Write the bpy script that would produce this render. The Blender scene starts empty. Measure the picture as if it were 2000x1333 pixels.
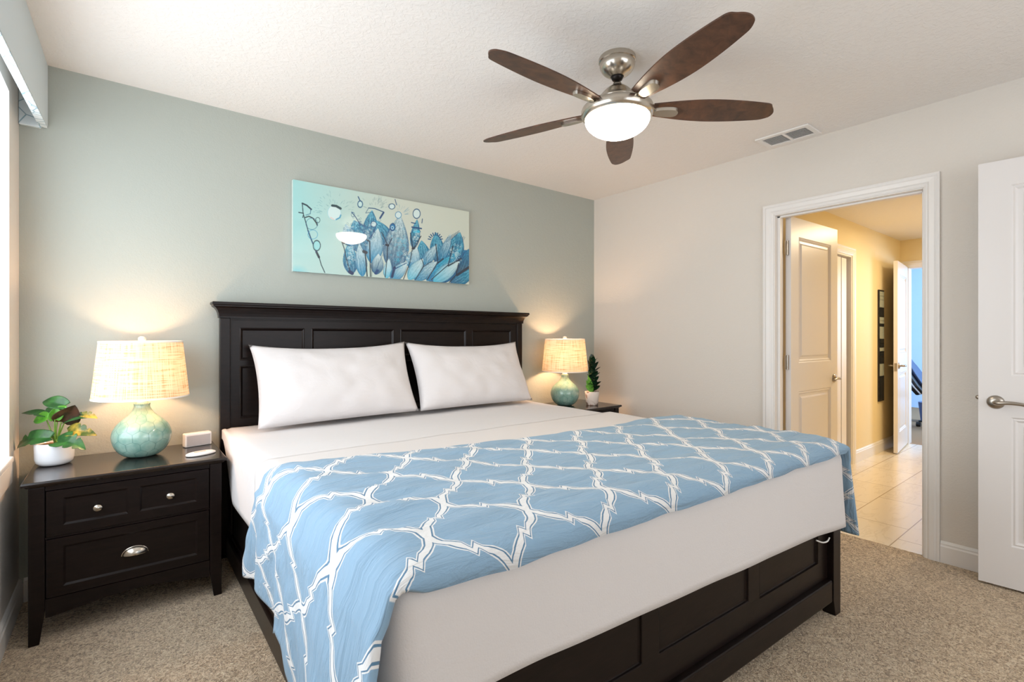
import bpy, bmesh, math, random
import numpy as np
from mathutils import Vector, Matrix, noise
random.seed(7)
R = math.radians
sc = bpy.context.scene
COL = sc.collection

# ---------------------------------------------------------------- camera
YAW = 38.204
cam_d = bpy.data.cameras.new('camera')
cam_d.sensor_width = 36.0
cam_d.lens = 968.0 / 2000.0 * 36.0
cam_d.shift_y = -10.2 / 2000.0
cam_d.clip_start = 0.05
cam = bpy.data.objects.new('camera', cam_d)
cam.location = (0.371, -3.183, 1.223)
cam.rotation_euler = (R(90), 0, R(-YAW))
COL.objects.link(cam)
sc.camera = cam

# ---------------------------------------------------------------- world, daylight, exposure
sc.view_settings.view_transform = 'Standard'
sc.view_settings.look = 'None'
sc.view_settings.exposure = 0.0
sc.view_settings.gamma = 1.0
sc.view_settings.use_curve_mapping = False
w = bpy.data.worlds.new('world'); sc.world = w; w.use_nodes = True
w.node_tree.nodes['Background'].inputs[0].default_value = (0.80, 0.90, 1.0, 1)
w.node_tree.nodes['Background'].inputs[1].default_value = 2.2
sc.cycles.max_bounces = 10
sc.cycles.diffuse_bounces = 6
sc.cycles.sample_clamp_indirect = 6.0
sc.cycles.use_denoising = True


def area(name, loc, rot, sx, sy, power, color):
    l = bpy.data.lights.new(name, 'AREA'); l.shape = 'RECTANGLE'; l.size = sx; l.size_y = sy
    l.energy = power; l.color = color
    o = bpy.data.objects.new(name, l); o.location = loc; o.rotation_euler = rot; COL.objects.link(o)
    return o


def point(name, loc, power, color, rad=0.03):
    l = bpy.data.lights.new(name, 'POINT'); l.energy = power; l.color = color; l.shadow_soft_size = rad
    o = bpy.data.objects.new(name, l); o.location = loc; COL.objects.link(o)
    return o


H = 2.496       # ceiling
WX = 3.857      # right wall
YR = -5.0       # rear wall
area('daylight_left_window', (-0.16, -1.40, 1.42), (0, R(-90), 0), 1.40, 2.2, 34, (0.93, 0.97, 1.0))
area('rear_fill_light', (2.0, -5.20, 1.45), (R(90), 0, 0), 2.6, 1.6, 25, (1.0, 0.985, 0.97))  # added fill light, unseen, shining in through the added rear window
area('hall_ceiling_lamp', (5.95, -2.45, 2.27), (0, 0, 0), 0.45, 0.45, 29, (1.0, 0.80, 0.53))
area('far_room_daylight', (9.6, -3.4, 1.5), (R(90), 0, 0), 1.6, 1.4, 170, (0.50, 0.72, 1.0))
area('closet_lamp', (5.4, -0.9, 2.1), (0, 0, 0), 0.3, 0.3, 2.2, (1.0, 0.88, 0.84))
FAN = (2.15, -1.70)
LAMP_COL = (1.0, 0.61, 0.34)

# ---------------------------------------------------------------- materials
def srgb(r, g, b):
    f = lambda c: (c / 255 / 12.92) if c / 255 <= 0.04045 else ((c / 255 + 0.055) / 1.055) ** 2.4
    return (f(r), f(g), f(b), 1.0)


class NT:
    """tiny helper around a node tree"""
    def __init__(s, m):
        s.t = m.node_tree; s.n = s.t.nodes; s.l = s.t.links
        s.b = s.n['Principled BSDF']
    def node(s, typ, **k):
        n = s.n.new(typ)
        for a, v in k.items(): setattr(n, a, v)
        return n
    def set(s, sock, v):
        if hasattr(v, 'is_output') or isinstance(v, bpy.types.NodeSocket): s.l.new(v, sock)
        else: sock.default_value = v
    def math(s, op, a, b=None, c=None, clamp=False):
        n = s.node('ShaderNodeMath', operation=op); n.use_clamp = clamp
        s.set(n.inputs[0], a)
        if b is not None: s.set(n.inputs[1], b)
        if c is not None: s.set(n.inputs[2], c)
        return n.outputs[0]
    def mix(s, fac, a, b, blend='MIX'):
        n = s.node('ShaderNodeMix', data_type='RGBA', blend_type=blend)
        s.set(n.inputs[0], fac); s.set(n.inputs[6], a); s.set(n.inputs[7], b)
        return n.outputs[2]
    def coord(s, which='Object'):
        return s.node('ShaderNodeTexCoord').outputs[which]
    def mapping(s, v, scale=(1, 1, 1), rot=(0, 0, 0)):
        n = s.node('ShaderNodeMapping'); s.l.new(v, n.inputs[0])
        n.inputs['Scale'].default_value = scale; n.inputs['Rotation'].default_value = rot
        return n.outputs[0]
    def noise(s, v, scale, detail=3, rough=0.5, dist=0.0):
        n = s.node('ShaderNodeTexNoise'); s.l.new(v, n.inputs['Vector'])
        n.inputs['Scale'].default_value = scale; n.inputs['Detail'].default_value = detail
        n.inputs['Roughness'].default_value = rough; n.inputs['Distortion'].default_value = dist
        return n.outputs[0]
    def voronoi(s, v, scale, feature='F1'):
        n = s.node('ShaderNodeTexVoronoi', feature=feature); s.l.new(v, n.inputs['Vector'])
        n.inputs['Scale'].default_value = scale
        return n.outputs['Distance']
    def ramp(s, fac, stops):
        n = s.node('ShaderNodeValToRGB'); s.l.new(fac, n.inputs[0])
        e = n.color_ramp.elements
        while len(e) < len(stops): e.new(0.5)
        for i, (p, c) in enumerate(stops): e[i].position = p; e[i].color = c
        return n.outputs[0]
    def bump(s, h, strength=0.3, dist=0.01, normal=None):
        n = s.node('ShaderNodeBump'); s.l.new(h, n.inputs['Height'])
        n.inputs['Strength'].default_value = strength; n.inputs['Distance'].default_value = dist
        if normal is not None: s.l.new(normal, n.inputs['Normal'])
        s.l.new(n.outputs[0], s.b.inputs['Normal'])
        return n.outputs[0]


def mat(name, col, rough=0.5, metal=0.0, spec=0.5, coat=0.0, sheen=0.0):
    m = bpy.data.materials.new(name); m.use_nodes = True
    b = m.node_tree.nodes['Principled BSDF']
    b.inputs['Base Color'].default_value = col; b.inputs['Roughness'].default_value = rough
    b.inputs['Metallic'].default_value = metal; b.inputs['Specular IOR Level'].default_value = spec
    b.inputs['Coat Weight'].default_value = coat; b.inputs['Sheen Weight'].default_value = sheen
    return m


def wall_mat(name, col, bs=0.35, scale=110):
    m = mat(name, col, 0.65, spec=0.3); t = NT(m); v = t.coord()
    n1 = t.noise(v, scale, 3, 0.55, 0.3)
    n2 = t.noise(v, scale * 0.35, 2, 0.5)
    h = t.math('ADD', t.math('MULTIPLY', n1, 0.6), t.math('MULTIPLY', n2, 0.5))
    t.bump(h, bs, 0.006)
    return m


M = {}
M['sage'] = wall_mat('sage_paint', srgb(170, 175, 168))
M['beige'] = wall_mat('beige_paint', srgb(219, 213, 205))
M['cream'] = wall_mat('cream_paint', srgb(232, 216, 176), 0.2)
M['bluewall'] = wall_mat('pale_blue_paint', srgb(190, 212, 235), 0.1)
m = mat('ceiling_paint', srgb(236, 232, 228), 0.8, spec=0.2); t = NT(m); v = t.coord()
n1 = t.noise(v, 45, 4, 0.6, 0.8); n1 = t.ramp(n1, [(0.45, (0, 0, 0, 1)), (0.62, (1, 1, 1, 1))])
t.bump(n1, 0.26, 0.006); M['ceiling'] = m
M['white'] = mat('white_trim_paint', srgb(232, 229, 226), 0.35)
M['doorwhite'] = mat('white_door_paint', srgb(226, 222, 220), 0.3)
m = mat('reveal_plaster', srgb(240, 238, 236), 0.6); M['reveal'] = m

# carpet
m = mat('beige_carpet', srgb(180, 160, 136), 0.95, spec=0.1, sheen=0.3); t = NT(m); v = t.coord()
nf = t.noise(v, 110, 3, 0.65, 1.5)
nm = t.noise(v, 48, 3, 0.6, 2.2)
nl = t.noise(v, 3.0, 2, 0.5)
f = t.math('ADD', t.math('MULTIPLY', nf, 0.5), t.math('MULTIPLY', nm, 0.5))
c = t.ramp(f, [(0.40, srgb(122, 94, 62)), (0.49, srgb(214, 184, 146)), (0.58, srgb(255, 236, 206))])
c = t.mix(t.math('MULTIPLY', nl, 0.35), c, srgb(236, 214, 186))
t.l.new(c, t.b.inputs['Base Color'])
t.bump(f, 0.9, 0.03); M['carpet'] = m
M['browncarpet'] = mat('brown_carpet', srgb(150, 120, 88), 0.95)

# tile: long slabs in running bond
m = mat('cream_tile', srgb(226, 214, 192), 0.22); t = NT(m); v = t.coord()
br = t.node('ShaderNodeTexBrick'); t.l.new(v, br.inputs['Vector'])
br.offset = 0.38; br.inputs['Scale'].default_value = 1.0
br.inputs['Brick Width'].default_value = 0.61; br.inputs['Row Height'].default_value = 0.325
br.inputs['Mortar Size'].default_value = 0.003
br.inputs['Color1'].default_value = srgb(232, 220, 200); br.inputs['Color2'].default_value = srgb(226, 213, 190)
br.inputs['Mortar'].default_value = srgb(165, 145, 115)
nz = t.noise(t.mapping(v, (1.2, 5, 1), (0, 0, 0.5)), 2.2, 4, 0.6, 1.2)
c = t.mix(t.ramp(nz, [(0.52, (0, 0, 0, 1)), (0.56, (0.35, 0.35, 0.35, 1)), (0.60, (0, 0, 0, 1))]), br.outputs['Color'], srgb(196, 180, 152))
t.l.new(c, t.b.inputs['Base Color']); M['tile'] = m

# espresso wood
def wood_mat(name, c1, c2, rough, coat, axis_scale, sc_=9):
    m = mat(name, c1, rough, coat=coat); t = NT(m); v = t.mapping(t.coord(), axis_scale)
    n = t.noise(v, sc_, 5, 0.6, 0.6)
    t.l.new(t.ramp(n, [(0.3, c1), (0.7, c2)]), t.b.inputs['Base Color'])
    t.bump(n, 0.06, 0.003)
    t.b.inputs['Coat Roughness'].default_value = 0.15
    return m
M['wood'] = wood_mat('espresso_wood', srgb(17, 12, 11), srgb(28, 19, 17), 0.30, 0.0, (1.5, 8, 8)); M['wood'].node_tree.nodes['Principled BSDF'].inputs['Specular IOR Level'].default_value = 0.2
M['woodtop'] = wood_mat('espresso_wood_top', srgb(20, 14, 13), srgb(32, 22, 19), 0.16, 0.4, (1.5, 10, 10)); M['woodtop'].node_tree.nodes['Principled BSDF'].inputs['Specular IOR Level'].default_value = 0.35
M['blade'] = wood_mat('walnut_blade', srgb(52, 32, 22), srgb(96, 62, 42), 0.40, 0.12, (3, 3, 3), 7)
M['nickel'] = mat('brushed_nickel', srgb(196, 188, 176), 0.24, 1.0)
M['darkmetal'] = mat('dark_metal', srgb(40, 36, 34), 0.35, 0.8)
M['satin'] = mat('satin_nickel', srgb(168, 160, 150), 0.3, 1.0)

# frosted bowl of the fan, lit
m = mat('frosted_glass_bowl', (1, 0.97, 0.9, 1), 0.4)
b = m.node_tree.nodes['Principled BSDF']
b.inputs['Emission Color'].default_value = (1.0, 0.87, 0.68, 1); b.inputs['Emission Strength'].default_value = 32.0
M['bowl'] = m

# white bedding
def cloth_mat(name, col, wscale, bstr, seed=0, wr=(2.0, 6.0, 4.0), wr_amt=0.5):
    m = mat(name, col, 0.85, spec=0.2, sheen=0.15); t = NT(m); v = t.coord()
    n = t.noise(v, wscale, 2, 0.6)
    wv = t.noise(t.mapping(v, wr, (0, 0, 0.35)), 1.6, 4, 0.55, 0.8)
    h = t.math('ADD', t.math('MULTIPLY', n, 0.25), t.math('MULTIPLY', wv, wr_amt * 6))
    t.bump(h, bstr, 0.01)
    return m
M['sheet'] = cloth_mat('white_sheet_cotton', srgb(216, 213, 213), 500, 0.22, wr_amt=0.4)
M['pillow'] = cloth_mat('white_pillow_cotton', srgb(218, 214, 214), 500, 0.25, wr=(3, 3, 5), wr_amt=0.5)
M['coverlet'] = cloth_mat('white_matelasse', srgb(213, 208, 206), 220, 0.3, wr_amt=0.25)

# linen lamp shade (lets the bulb's light through)
def shade_mat(name, weave):
    m = bpy.data.materials.new(name); m.use_nodes = True; t = NT(m); n = t.n; l = t.l
    out = n['Material Output']; n.remove(t.b)
    uv = t.coord('UV')
    a = t.noise(t.mapping(uv, (260, 6, 1)), 1.0, 2, 0.6)
    b2 = t.noise(t.mapping(uv, (9, 150, 1)), 1.0, 2, 0.6)
    f = t.math('ADD', t.math('MULTIPLY', a, 0.5), t.math('MULTIPLY', b2, 0.5))
    c = t.ramp(f, [(0.40, srgb(196, 160, 118)), (0.47, srgb(226, 200, 164)), (0.62, srgb(240, 222, 192))])
    d = t.node('ShaderNodeBsdfDiffuse'); tr = t.node('ShaderNodeBsdfTranslucent')
    l.new(c, d.inputs[0]); l.new(c, tr.inputs[0])
    mx = t.node('ShaderNodeMixShader'); mx.inputs[0].default_value = 0.13
    l.new(d.outputs[0], mx.inputs[1]); l.new(tr.outputs[0], mx.inputs[2]); l.new(mx.outputs[0], out.inputs[0])
    return m
M['shade'] = shade_mat('linen_shade', 1.0)

# sea-green glass with cut honeycomb lines
def seaglass(name, c1, c2, line):
    m = mat(name, c1, 0.16, coat=0.5); t = NT(m); v = t.coord()
    uv = t.coord('UV'); wob = t.node('ShaderNodeTexNoise'); t.l.new(uv, wob.inputs['Vector']); wob.inputs['Scale'].default_value = 1.4
    mixv = t.node('ShaderNodeVectorMath', operation='MULTIPLY_ADD'); t.l.new(wob.outputs['Color'], mixv.inputs[0]); mixv.inputs[1].default_value = (0.30, 0.22, 0); t.l.new(uv, mixv.inputs[2])
    sp = t.node('ShaderNodeSeparateXYZ'); t.l.new(mixv.outputs[0], sp.inputs[0])
    def cell(off):
        a = t.math('SUBTRACT', t.math('FRACT', t.math('ADD', sp.outputs[0], off)), 0.5)
        c = t.math('MULTIPLY', t.math('SUBTRACT', t.math('FRACT', t.math('ADD', sp.outputs[1], off)), 0.5), 1.732)
        return t.math('ADD', t.math('MULTIPLY', a, a), t.math('MULTIPLY', c, c))
    A_ = cell(0.0); B_ = cell(0.5); dd = t.math('ABSOLUTE', t.math('SUBTRACT', A_, B_))
    # lines between like cells too
    fa = t.math('MULTIPLY', t.math('ABSOLUTE', t.math('SUBTRACT', t.math('FRACT', t.math('ADD', sp.outputs[0], 0.5)), 0.5)), 1.0)
    fb = t.math('MULTIPLY', t.math('ABSOLUTE', t.math('SUBTRACT', t.math('FRACT', sp.outputs[0]), 0.5)), 1.0)
    inA = t.math('LESS_THAN', A_, B_)
    ed = t.math('ADD', t.math('MULTIPLY', inA, fa), t.math('MULTIPLY', t.math('SUBTRACT', 1.0, inA), fb))
    dd = t.math('MINIMUM', dd, ed)
    e = t.ramp(dd, [(0.0, (0.62, 0.62, 0.62, 1)), (0.055, (0, 0, 0, 1))])
    nz = t.noise(v, 14, 3, 0.6)
    c = t.mix(t.ramp(nz, [(0.35, (0, 0, 0, 1)), (0.65, (1, 1, 1, 1))]), c1, c2)
    t.l.new(t.mix(e, c, line), t.b.inputs['Base Color'])
    t.b.inputs['Subsurface Weight'].default_value = 0.35; t.b.inputs['Subsurface Radius'].default_value = (0.03, 0.05, 0.045)
    t.bump(t.math('MINIMUM', dd, 0.12), 0.35, 0.01)
    return m
M['glass1'] = seaglass('sea_green_glass', srgb(114, 156, 146), srgb(152, 182, 170), srgb(70, 118, 112))
M['finial'] = mat('frosted_white_glass', srgb(240, 234, 222), 0.2)

M['pot'] = mat('white_glazed_ceramic', srgb(226, 230, 236), 0.12, coat=0.4)
m = mat('marbled_ceramic', srgb(226, 214, 204), 0.3); t = NT(m)
n = t.noise(t.coord(), 11, 2, 0.45, 0.6)
t.l.new(t.ramp(n, [(0.50, srgb(232, 220, 210)), (0.53, srgb(176, 146, 128)), (0.60, srgb(120, 106, 100))]), t.b.inputs['Base Color'])
M['marble'] = m
M['soil'] = mat('potting_soil', srgb(150, 106, 66), 0.95)
M['darksoil'] = mat('dark_potting_soil', srgb(62, 42, 30), 0.95)


def leaf_mat(name, c1, c2, vein=None, rough=0.35):
    m = mat(name, c1, rough); t = NT(m); n = t.noise(t.coord(), 28, 3, 0.6)
    t.l.new(t.ramp(n, [(0.4, c1), (0.62, c2)]), t.b.inputs['Base Color'])
    t.b.inputs['Subsurface Weight'].default_value = 0.0
    return m
M['leaf'] = leaf_mat('deep_green_leaf', srgb(28, 74, 34), srgb(52, 104, 48))
M['leaflit'] = leaf_mat('bright_lit_green_leaf', srgb(64, 128, 36), srgb(92, 156, 50))  # brighter green: light falling on these leaves is put into the colour
M['leafyellow'] = leaf_mat('green_and_yellow_leaf', srgb(58, 80, 28), srgb(176, 148, 58))
M['leafdark'] = leaf_mat('brown_back_leaf', srgb(44, 36, 26), srgb(74, 48, 34), rough=0.25)
M['leafblack'] = leaf_mat('glossy_dark_leaf', srgb(14, 40, 26), srgb(30, 62, 40), rough=0.2)
M['stem'] = mat('green_stem', srgb(98, 138, 50), 0.45)

M['plastic'] = mat('white_plastic', srgb(236, 232, 228), 0.35)
m = mat('grey_speaker_cloth', srgb(186, 178, 176), 0.9); t = NT(m)
t.bump(t.voronoi(t.coord(), 420), 0.3, 0.002); M['grille'] = m
M['darkglass'] = mat('mirror_glass', srgb(230, 235, 235), 0.02, 1.0)
M['blackframe'] = mat('black_frame', srgb(24, 24, 26), 0.3)
M['ventgap'] = mat('vent_shadow_gap', srgb(60, 62, 66), 0.8)
M['navy'] = mat('navy_leather', srgb(28, 46, 84), 0.4)
M['blackleather'] = mat('black_leather', srgb(18, 19, 24), 0.4)
M['piping'] = mat('white_piping', srgb(210, 214, 220), 0.5)
M['blackplastic'] = mat('black_plastic', srgb(22, 22, 26), 0.45)
m = mat('clear_glass', (1, 1, 1, 1), 0.0); m.node_tree.nodes['Principled BSDF'].inputs['Transmission Weight'].default_value = 1.0
M['pane'] = m
M['cordwhite'] = mat('white_cord', srgb(220, 218, 214), 0.5)

# valance fabric
m = mat('blue_grey_valance_fabric', srgb(192, 204, 208), 0.85, sheen=0.2); t = NT(m)
n = t.noise(t.mapping(t.coord(), (1, 1, 0.3)), 40, 3, 0.6); t.bump(n, 0.15, 0.003); M['valance'] = m
m = mat('valance_lining', srgb(214, 228, 234), 0.9); t = NT(m)
v = t.mapping(t.coord(), (1, 1, 1), (0.3, 0.2, 0.4))
d = t.voronoi(v, 15, 'DISTANCE_TO_EDGE')
t.l.new(t.ramp(d, [(0.0, srgb(120, 160, 178)), (0.05, srgb(222, 234, 240))]), t.b.inputs['Base Color']); M['lining'] = m

# trellis print for the duvet ---------------------------------------------------
def trellis_mat():
    m = mat('blue_trellis_cotton', srgb(122, 164, 196), 0.8, spec=0.25, sheen=0.15); t = NT(m)
    uvn = t.node('ShaderNodeUVMap'); uvn.uv_map = 'UVMap'
    uv = uvn.outputs[0]
    wob = t.node('ShaderNodeTexNoise'); t.l.new(uv, wob.inputs['Vector']); wob.inputs['Scale'].default_value = 6
    sub = t.node('ShaderNodeVectorMath', operation='SUBTRACT'); t.l.new(wob.outputs['Color'], sub.inputs[0]); sub.inputs[1].default_value = (0.5, 0.5, 0.5)
    scl = t.node('ShaderNodeVectorMath', operation='SCALE'); t.l.new(sub.outputs[0], scl.inputs[0]); scl.inputs['Scale'].default_value = 0.022
    add = t.node('ShaderNodeVectorMath', operation='ADD'); t.l.new(uv, add.inputs[0]); t.l.new(scl.outputs[0], add.inputs[1])
    sp = t.node('ShaderNodeSeparateXYZ'); t.l.new(add.outputs[0], sp.inputs[0])
    A, C = 0.142, 0.178        # half cell
    x = t.math('SUBTRACT', sp.outputs[0], 0.915); y = t.math('ADD', sp.outputs[1], 1.90)
    x = t.math('PINGPONG', x, A); y = t.math('PINGPONG', y, C)
    tt = t.math('SUBTRACT', t.math('DIVIDE', x, A), 0.5); at = t.math('ABSOLUTE', tt)
    zz = t.math('MAXIMUM', t.math('MINIMUM', t.math('DIVIDE', at, 0.045), t.math('DIVIDE', t.math('SUBTRACT', 0.14, at), 0.095)), 0.0)
    y = t.math('ADD', y, t.math('MULTIPLY', t.math('MULTIPLY', zz, t.math('SIGN', tt)), C * 0.085))
    s = t.math('ADD', t.math('DIVIDE', x, A), t.math('DIVIDE', y, C))
    flip = t.math('GREATER_THAN', s, 1.0)
    def fl(p, L):   # p or L-p
        return t.math('ADD', t.math('MULTIPLY', p, t.math('SUBTRACT', 1.0, flip)), t.math('MULTIPLY', t.math('SUBTRACT', L, p), flip))
    x = fl(x, A); y = fl(y, C)
    cmb = t.node('ShaderNodeCombineXYZ'); t.l.new(x, cmb.inputs[0]); t.l.new(y, cmb.inputs[1]); p = cmb.outputs[0]
    pts = [(0.0, 0.0), (0.045, 0.09), (0.10, 0.185), (0.18, 0.275), (0.27, 0.345), (0.36, 0.40), (0.44, 0.455), (0.56, 0.545)]
    pts = [(a * A, b * C) for a, b in pts]
    dmin = None
    for (ax, ay), (bx, by) in zip(pts[:-1], pts[1:]):
        ex, ey = bx - ax, by - ay; L2 = ex * ex + ey * ey
        v1 = t.node('ShaderNodeVectorMath', operation='SUBTRACT'); t.l.new(p, v1.inputs[0]); v1.inputs[1].default_value = (ax, ay, 0)
        dt = t.node('ShaderNodeVectorMath', operation='DOT_PRODUCT'); t.l.new(v1.outputs[0], dt.inputs[0]); dt.inputs[1].default_value = (ex / L2, ey / L2, 0)
        h = t.math('MULTIPLY', dt.outputs['Value'], 1.0, clamp=True)
        sv = t.node('ShaderNodeVectorMath', operation='SCALE'); sv.inputs[0].default_value = (ex, ey, 0); t.l.new(h, sv.inputs['Scale'])
        v2 = t.node('ShaderNodeVectorMath', operation='SUBTRACT'); t.l.new(v1.outputs[0], v2.inputs[0]); t.l.new(sv.outputs[0], v2.inputs[1])
        ln = t.node('ShaderNodeVectorMath', operation='LENGTH'); t.l.new(v2.outputs[0], ln.inputs[0])
        dmin = ln.outputs['Value'] if dmin is None else t.math('MINIMUM', dmin, ln.outputs['Value'])
    k = t.math('MULTIPLY', dmin, 40.0)      # 0.025 m -> 1
    W = srgb(222, 222, 222); B1 = srgb(88, 124, 152); B0 = srgb(132, 162, 186)
    cr = t.ramp(k, [(0.0, W), (0.30, W), (0.33, B1), (0.46, B1), (0.49, W), (0.61, W), (0.64, B0)])
    t.l.new(cr, t.b.inputs['Base Color'])
    wr = t.noise(t.mapping(uv, (2.2, 9.0, 1), (0, 0, 0.25)), 2.2, 5, 0.6, 1.0)
    wr2 = t.noise(uv, 400, 1, 0.5)
    t.bump(t.math('ADD', wr, t.math('MULTIPLY', wr2, 0.02)), 0.55, 0.03)
    return m
M['duvet'] = trellis_mat()

# ---------------------------------------------------------------- object helpers
def tag(o, label=None, cat=None, group=None, kind=None):
    if label: o['label'] = label
    if cat: o['category'] = cat
    if group: o['group'] = group
    if kind: o['kind'] = kind
    return o


def thing(name, label, cat, loc=(0, 0, 0), group=None, kind=None):
    o = bpy.data.objects.new(name, None); o.empty_display_size = 0.05
    COL.objects.link(o); o.location = loc
    return tag(o, label, cat, group, kind)


def obj(name, bm, m, parent=None, smooth=False, bevel=0.0, seg=2, angle=40, mods=None):
    """bm is in world coordinates; stored relative to the parent's base"""
    off = Vector(parent_world(parent)) if parent else Vector((0, 0, 0))
    bmesh.ops.recalc_face_normals(bm, faces=bm.faces)
    me = bpy.data.meshes.new(name)
    if parent: bmesh.ops.translate(bm, verts=bm.verts, vec=-off)
    bm.to_mesh(me); bm.free()
    if smooth:
        me.shade_smooth()
    me.materials.append(m)
    o = bpy.data.objects.new(name, me); COL.objects.link(o)
    if parent: o.parent = parent
    if bevel > 0:
        b = o.modifiers.new('bevel', 'BEVEL'); b.width = bevel; b.segments = seg; b.limit_method = 'ANGLE'; b.angle_limit = R(angle)
        b.harden_normals = False
    return o


def parent_world(p):
    v = Vector((0, 0, 0))
    while p is not None:
        v += Vector(p.location); p = p.parent
    return v


def struct(name, bm, m, **k):
    o = obj(name, bm, m, **k); o['kind'] = 'structure'; return o


def new(): return bmesh.new()


def box(bm, x0, x1, y0, y1, z0, z1, mtx=None):
    vs = []
    for z in (z0, z1):
        for y in (y0, y1):
            for x in (x0, x1):
                p = Vector((x, y, z))
                vs.append(bm.verts.new(mtx @ p if mtx else p))
    for f in ((0, 1, 3, 2), (4, 6, 7, 5), (0, 4, 5, 1), (2, 3, 7, 6), (0, 2, 6, 4), (1, 5, 7, 3)):
        bm.faces.new([vs[i] for i in f])
    return vs


def bx(*a, mtx=None):
    b = new(); box(b, *a, mtx=mtx); return b


def lathe(bm, prof, cx, cy, z0=0, seg=48, cap=False):
    rings = []
    for r, z in prof:
        if r < 1e-5: rings.append([bm.verts.new((cx, cy, z0 + z))])
        else: rings.append([bm.verts.new((cx + r * math.cos(2 * math.pi * i / seg), cy + r * math.sin(2 * math.pi * i / seg), z0 + z)) for i in range(seg)])
    for a, b in zip(rings[:-1], rings[1:]):
        for i in range(seg):
            j = (i + 1) % seg
            if len(a) == 1 and len(b) == 1: continue
            if len(a) == 1: bm.faces.new((a[0], b[i], b[j]))
            elif len(b) == 1: bm.faces.new((a[i], a[j], b[0]))
            else: bm.faces.new((a[i], a[j], b[j], b[i]))
    if cap:
        for rg in (rings[0], rings[-1]):
            if len(rg) > 1: bm.faces.new(rg)
    return bm


def spline(pts, n=8):
    pts = [Vector(p) for p in pts]; out = []
    P = [2 * pts[0] - pts[1]] + pts + [2 * pts[-1] - pts[-2]]
    for i in range(1, len(P) - 2):
        for k in range(n):
            u = k / n
            a, b, c, d = P[i - 1], P[i], P[i + 1], P[i + 2]
            out.append(0.5 * ((2 * b) + (c - a) * u + (2 * a - 5 * b + 4 * c - d) * u * u + (3 * b - a - 3 * c + d) * u ** 3))
    out.append(pts[-1]); return out


def tube(bm, pts, rad, seg=12, flat=1.0):
    """rad: number or list; flat squashes the section along its local up"""
    pts = [Vector(p) for p in pts]; n = len(pts)
    rr = rad if isinstance(rad, (list, tuple)) else [rad] * n
    if len(rr) != n: rr = [rr[0] + (rr[-1] - rr[0]) * i / (n - 1) for i in range(n)]
    rings = []; up = Vector((0, 0, 1))
    for i, p in enumerate(pts):
        d = (pts[min(i + 1, n - 1)] - pts[max(i - 1, 0)]).normalized()
        if abs(d.dot(up)) > 0.95: up = Vector((0, 1, 0))
        s = d.cross(up).normalized(); u2 = s.cross(d).normalized()
        rings.append([bm.verts.new(p + rr[i] * (s * math.cos(2 * math.pi * k / seg) + u2 * flat * math.sin(2 * math.pi * k / seg))) for k in range(seg)])
    for a, b in zip(rings[:-1], rings[1:]):
        for k in range(seg):
            j = (k + 1) % seg; bm.faces.new((a[k], a[j], b[j], b[k]))
    bm.faces.new(rings[0]); bm.faces.new(rings[-1])
    return bm


def slab(bm, T, W, Ht, th, front=(), back=(), prof=None):
    """panelled board: T maps (u, v, n) to the world, n outwards on the front. front/back: lists of (u0,u1,v0,v1)"""
    prof = prof or [(0.0, 0.0), (0.006, -0.007), (0.016, -0.008), (0.034, -0.002)]
    def face(panels, n0, s):
        us = sorted({0.0, W} | {p[0] for p in panels} | {p[1] for p in panels})
        vs = sorted({0.0, Ht} | {p[2] for p in panels} | {p[3] for p in panels})
        for a, b in zip(us[:-1], us[1:]):
            for c, d in zip(vs[:-1], vs[1:]):
                mu, mv = (a + b) / 2, (c + d) / 2
                if any(p[0] < mu < p[1] and p[2] < mv < p[3] for p in panels): continue
                bm.faces.new([bm.verts.new(T(*q)) for q in ((a, c, n0), (b, c, n0), (b, d, n0), (a, d, n0))])
        for u0, u1, v0, v1 in panels:
            prev = None
            for ins, dep in prof:
                ring = [bm.verts.new(T(q[0], q[1], n0 + s * dep)) for q in ((u0 + ins, v0 + ins), (u1 - ins, v0 + ins), (u1 - ins, v1 - ins), (u0 + ins, v1 - ins))]
                if prev:
                    for i in range(4): bm.faces.new((prev[i], prev[(i + 1) % 4], ring[(i + 1) % 4], ring[i]))
                prev = ring
            bm.faces.new(prev)
    face(list(front), 0.0, 1); face(list(back), -th, -1)
    for (a, b) in (((0, 0), (W, 0)), ((W, 0), (W, Ht)), ((W, Ht), (0, Ht)), ((0, Ht), (0, 0))):
        bm.faces.new([bm.verts.new(T(*q)) for q in ((a[0], a[1], 0), (b[0], b[1], 0), (b[0], b[1], -th), (a[0], a[1], -th))])
    bmesh.ops.remove_doubles(bm, verts=bm.verts, dist=1e-5)
    return bm


def dup(o, parent=None):
    c = o.copy(); COL.objects.link(c)
    if parent: c.parent = parent
    for ch in list(o.children): dup(ch, c)
    return c


# ---------------------------------------------------------------- the room
TH = 0.12
struct('floor', bx(-0.12, WX + 0.02, YR - 0.12, 0.12, -0.05, 0.0), M['carpet'])
struct('ceiling', bx(-0.14, WX + TH, YR - 0.12, 0.12, H, H + 0.06), M['ceiling'])
struct('wall_back', bx(-0.14, WX + TH, 0.0, 0.12, 0, H), M['sage'])
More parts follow.
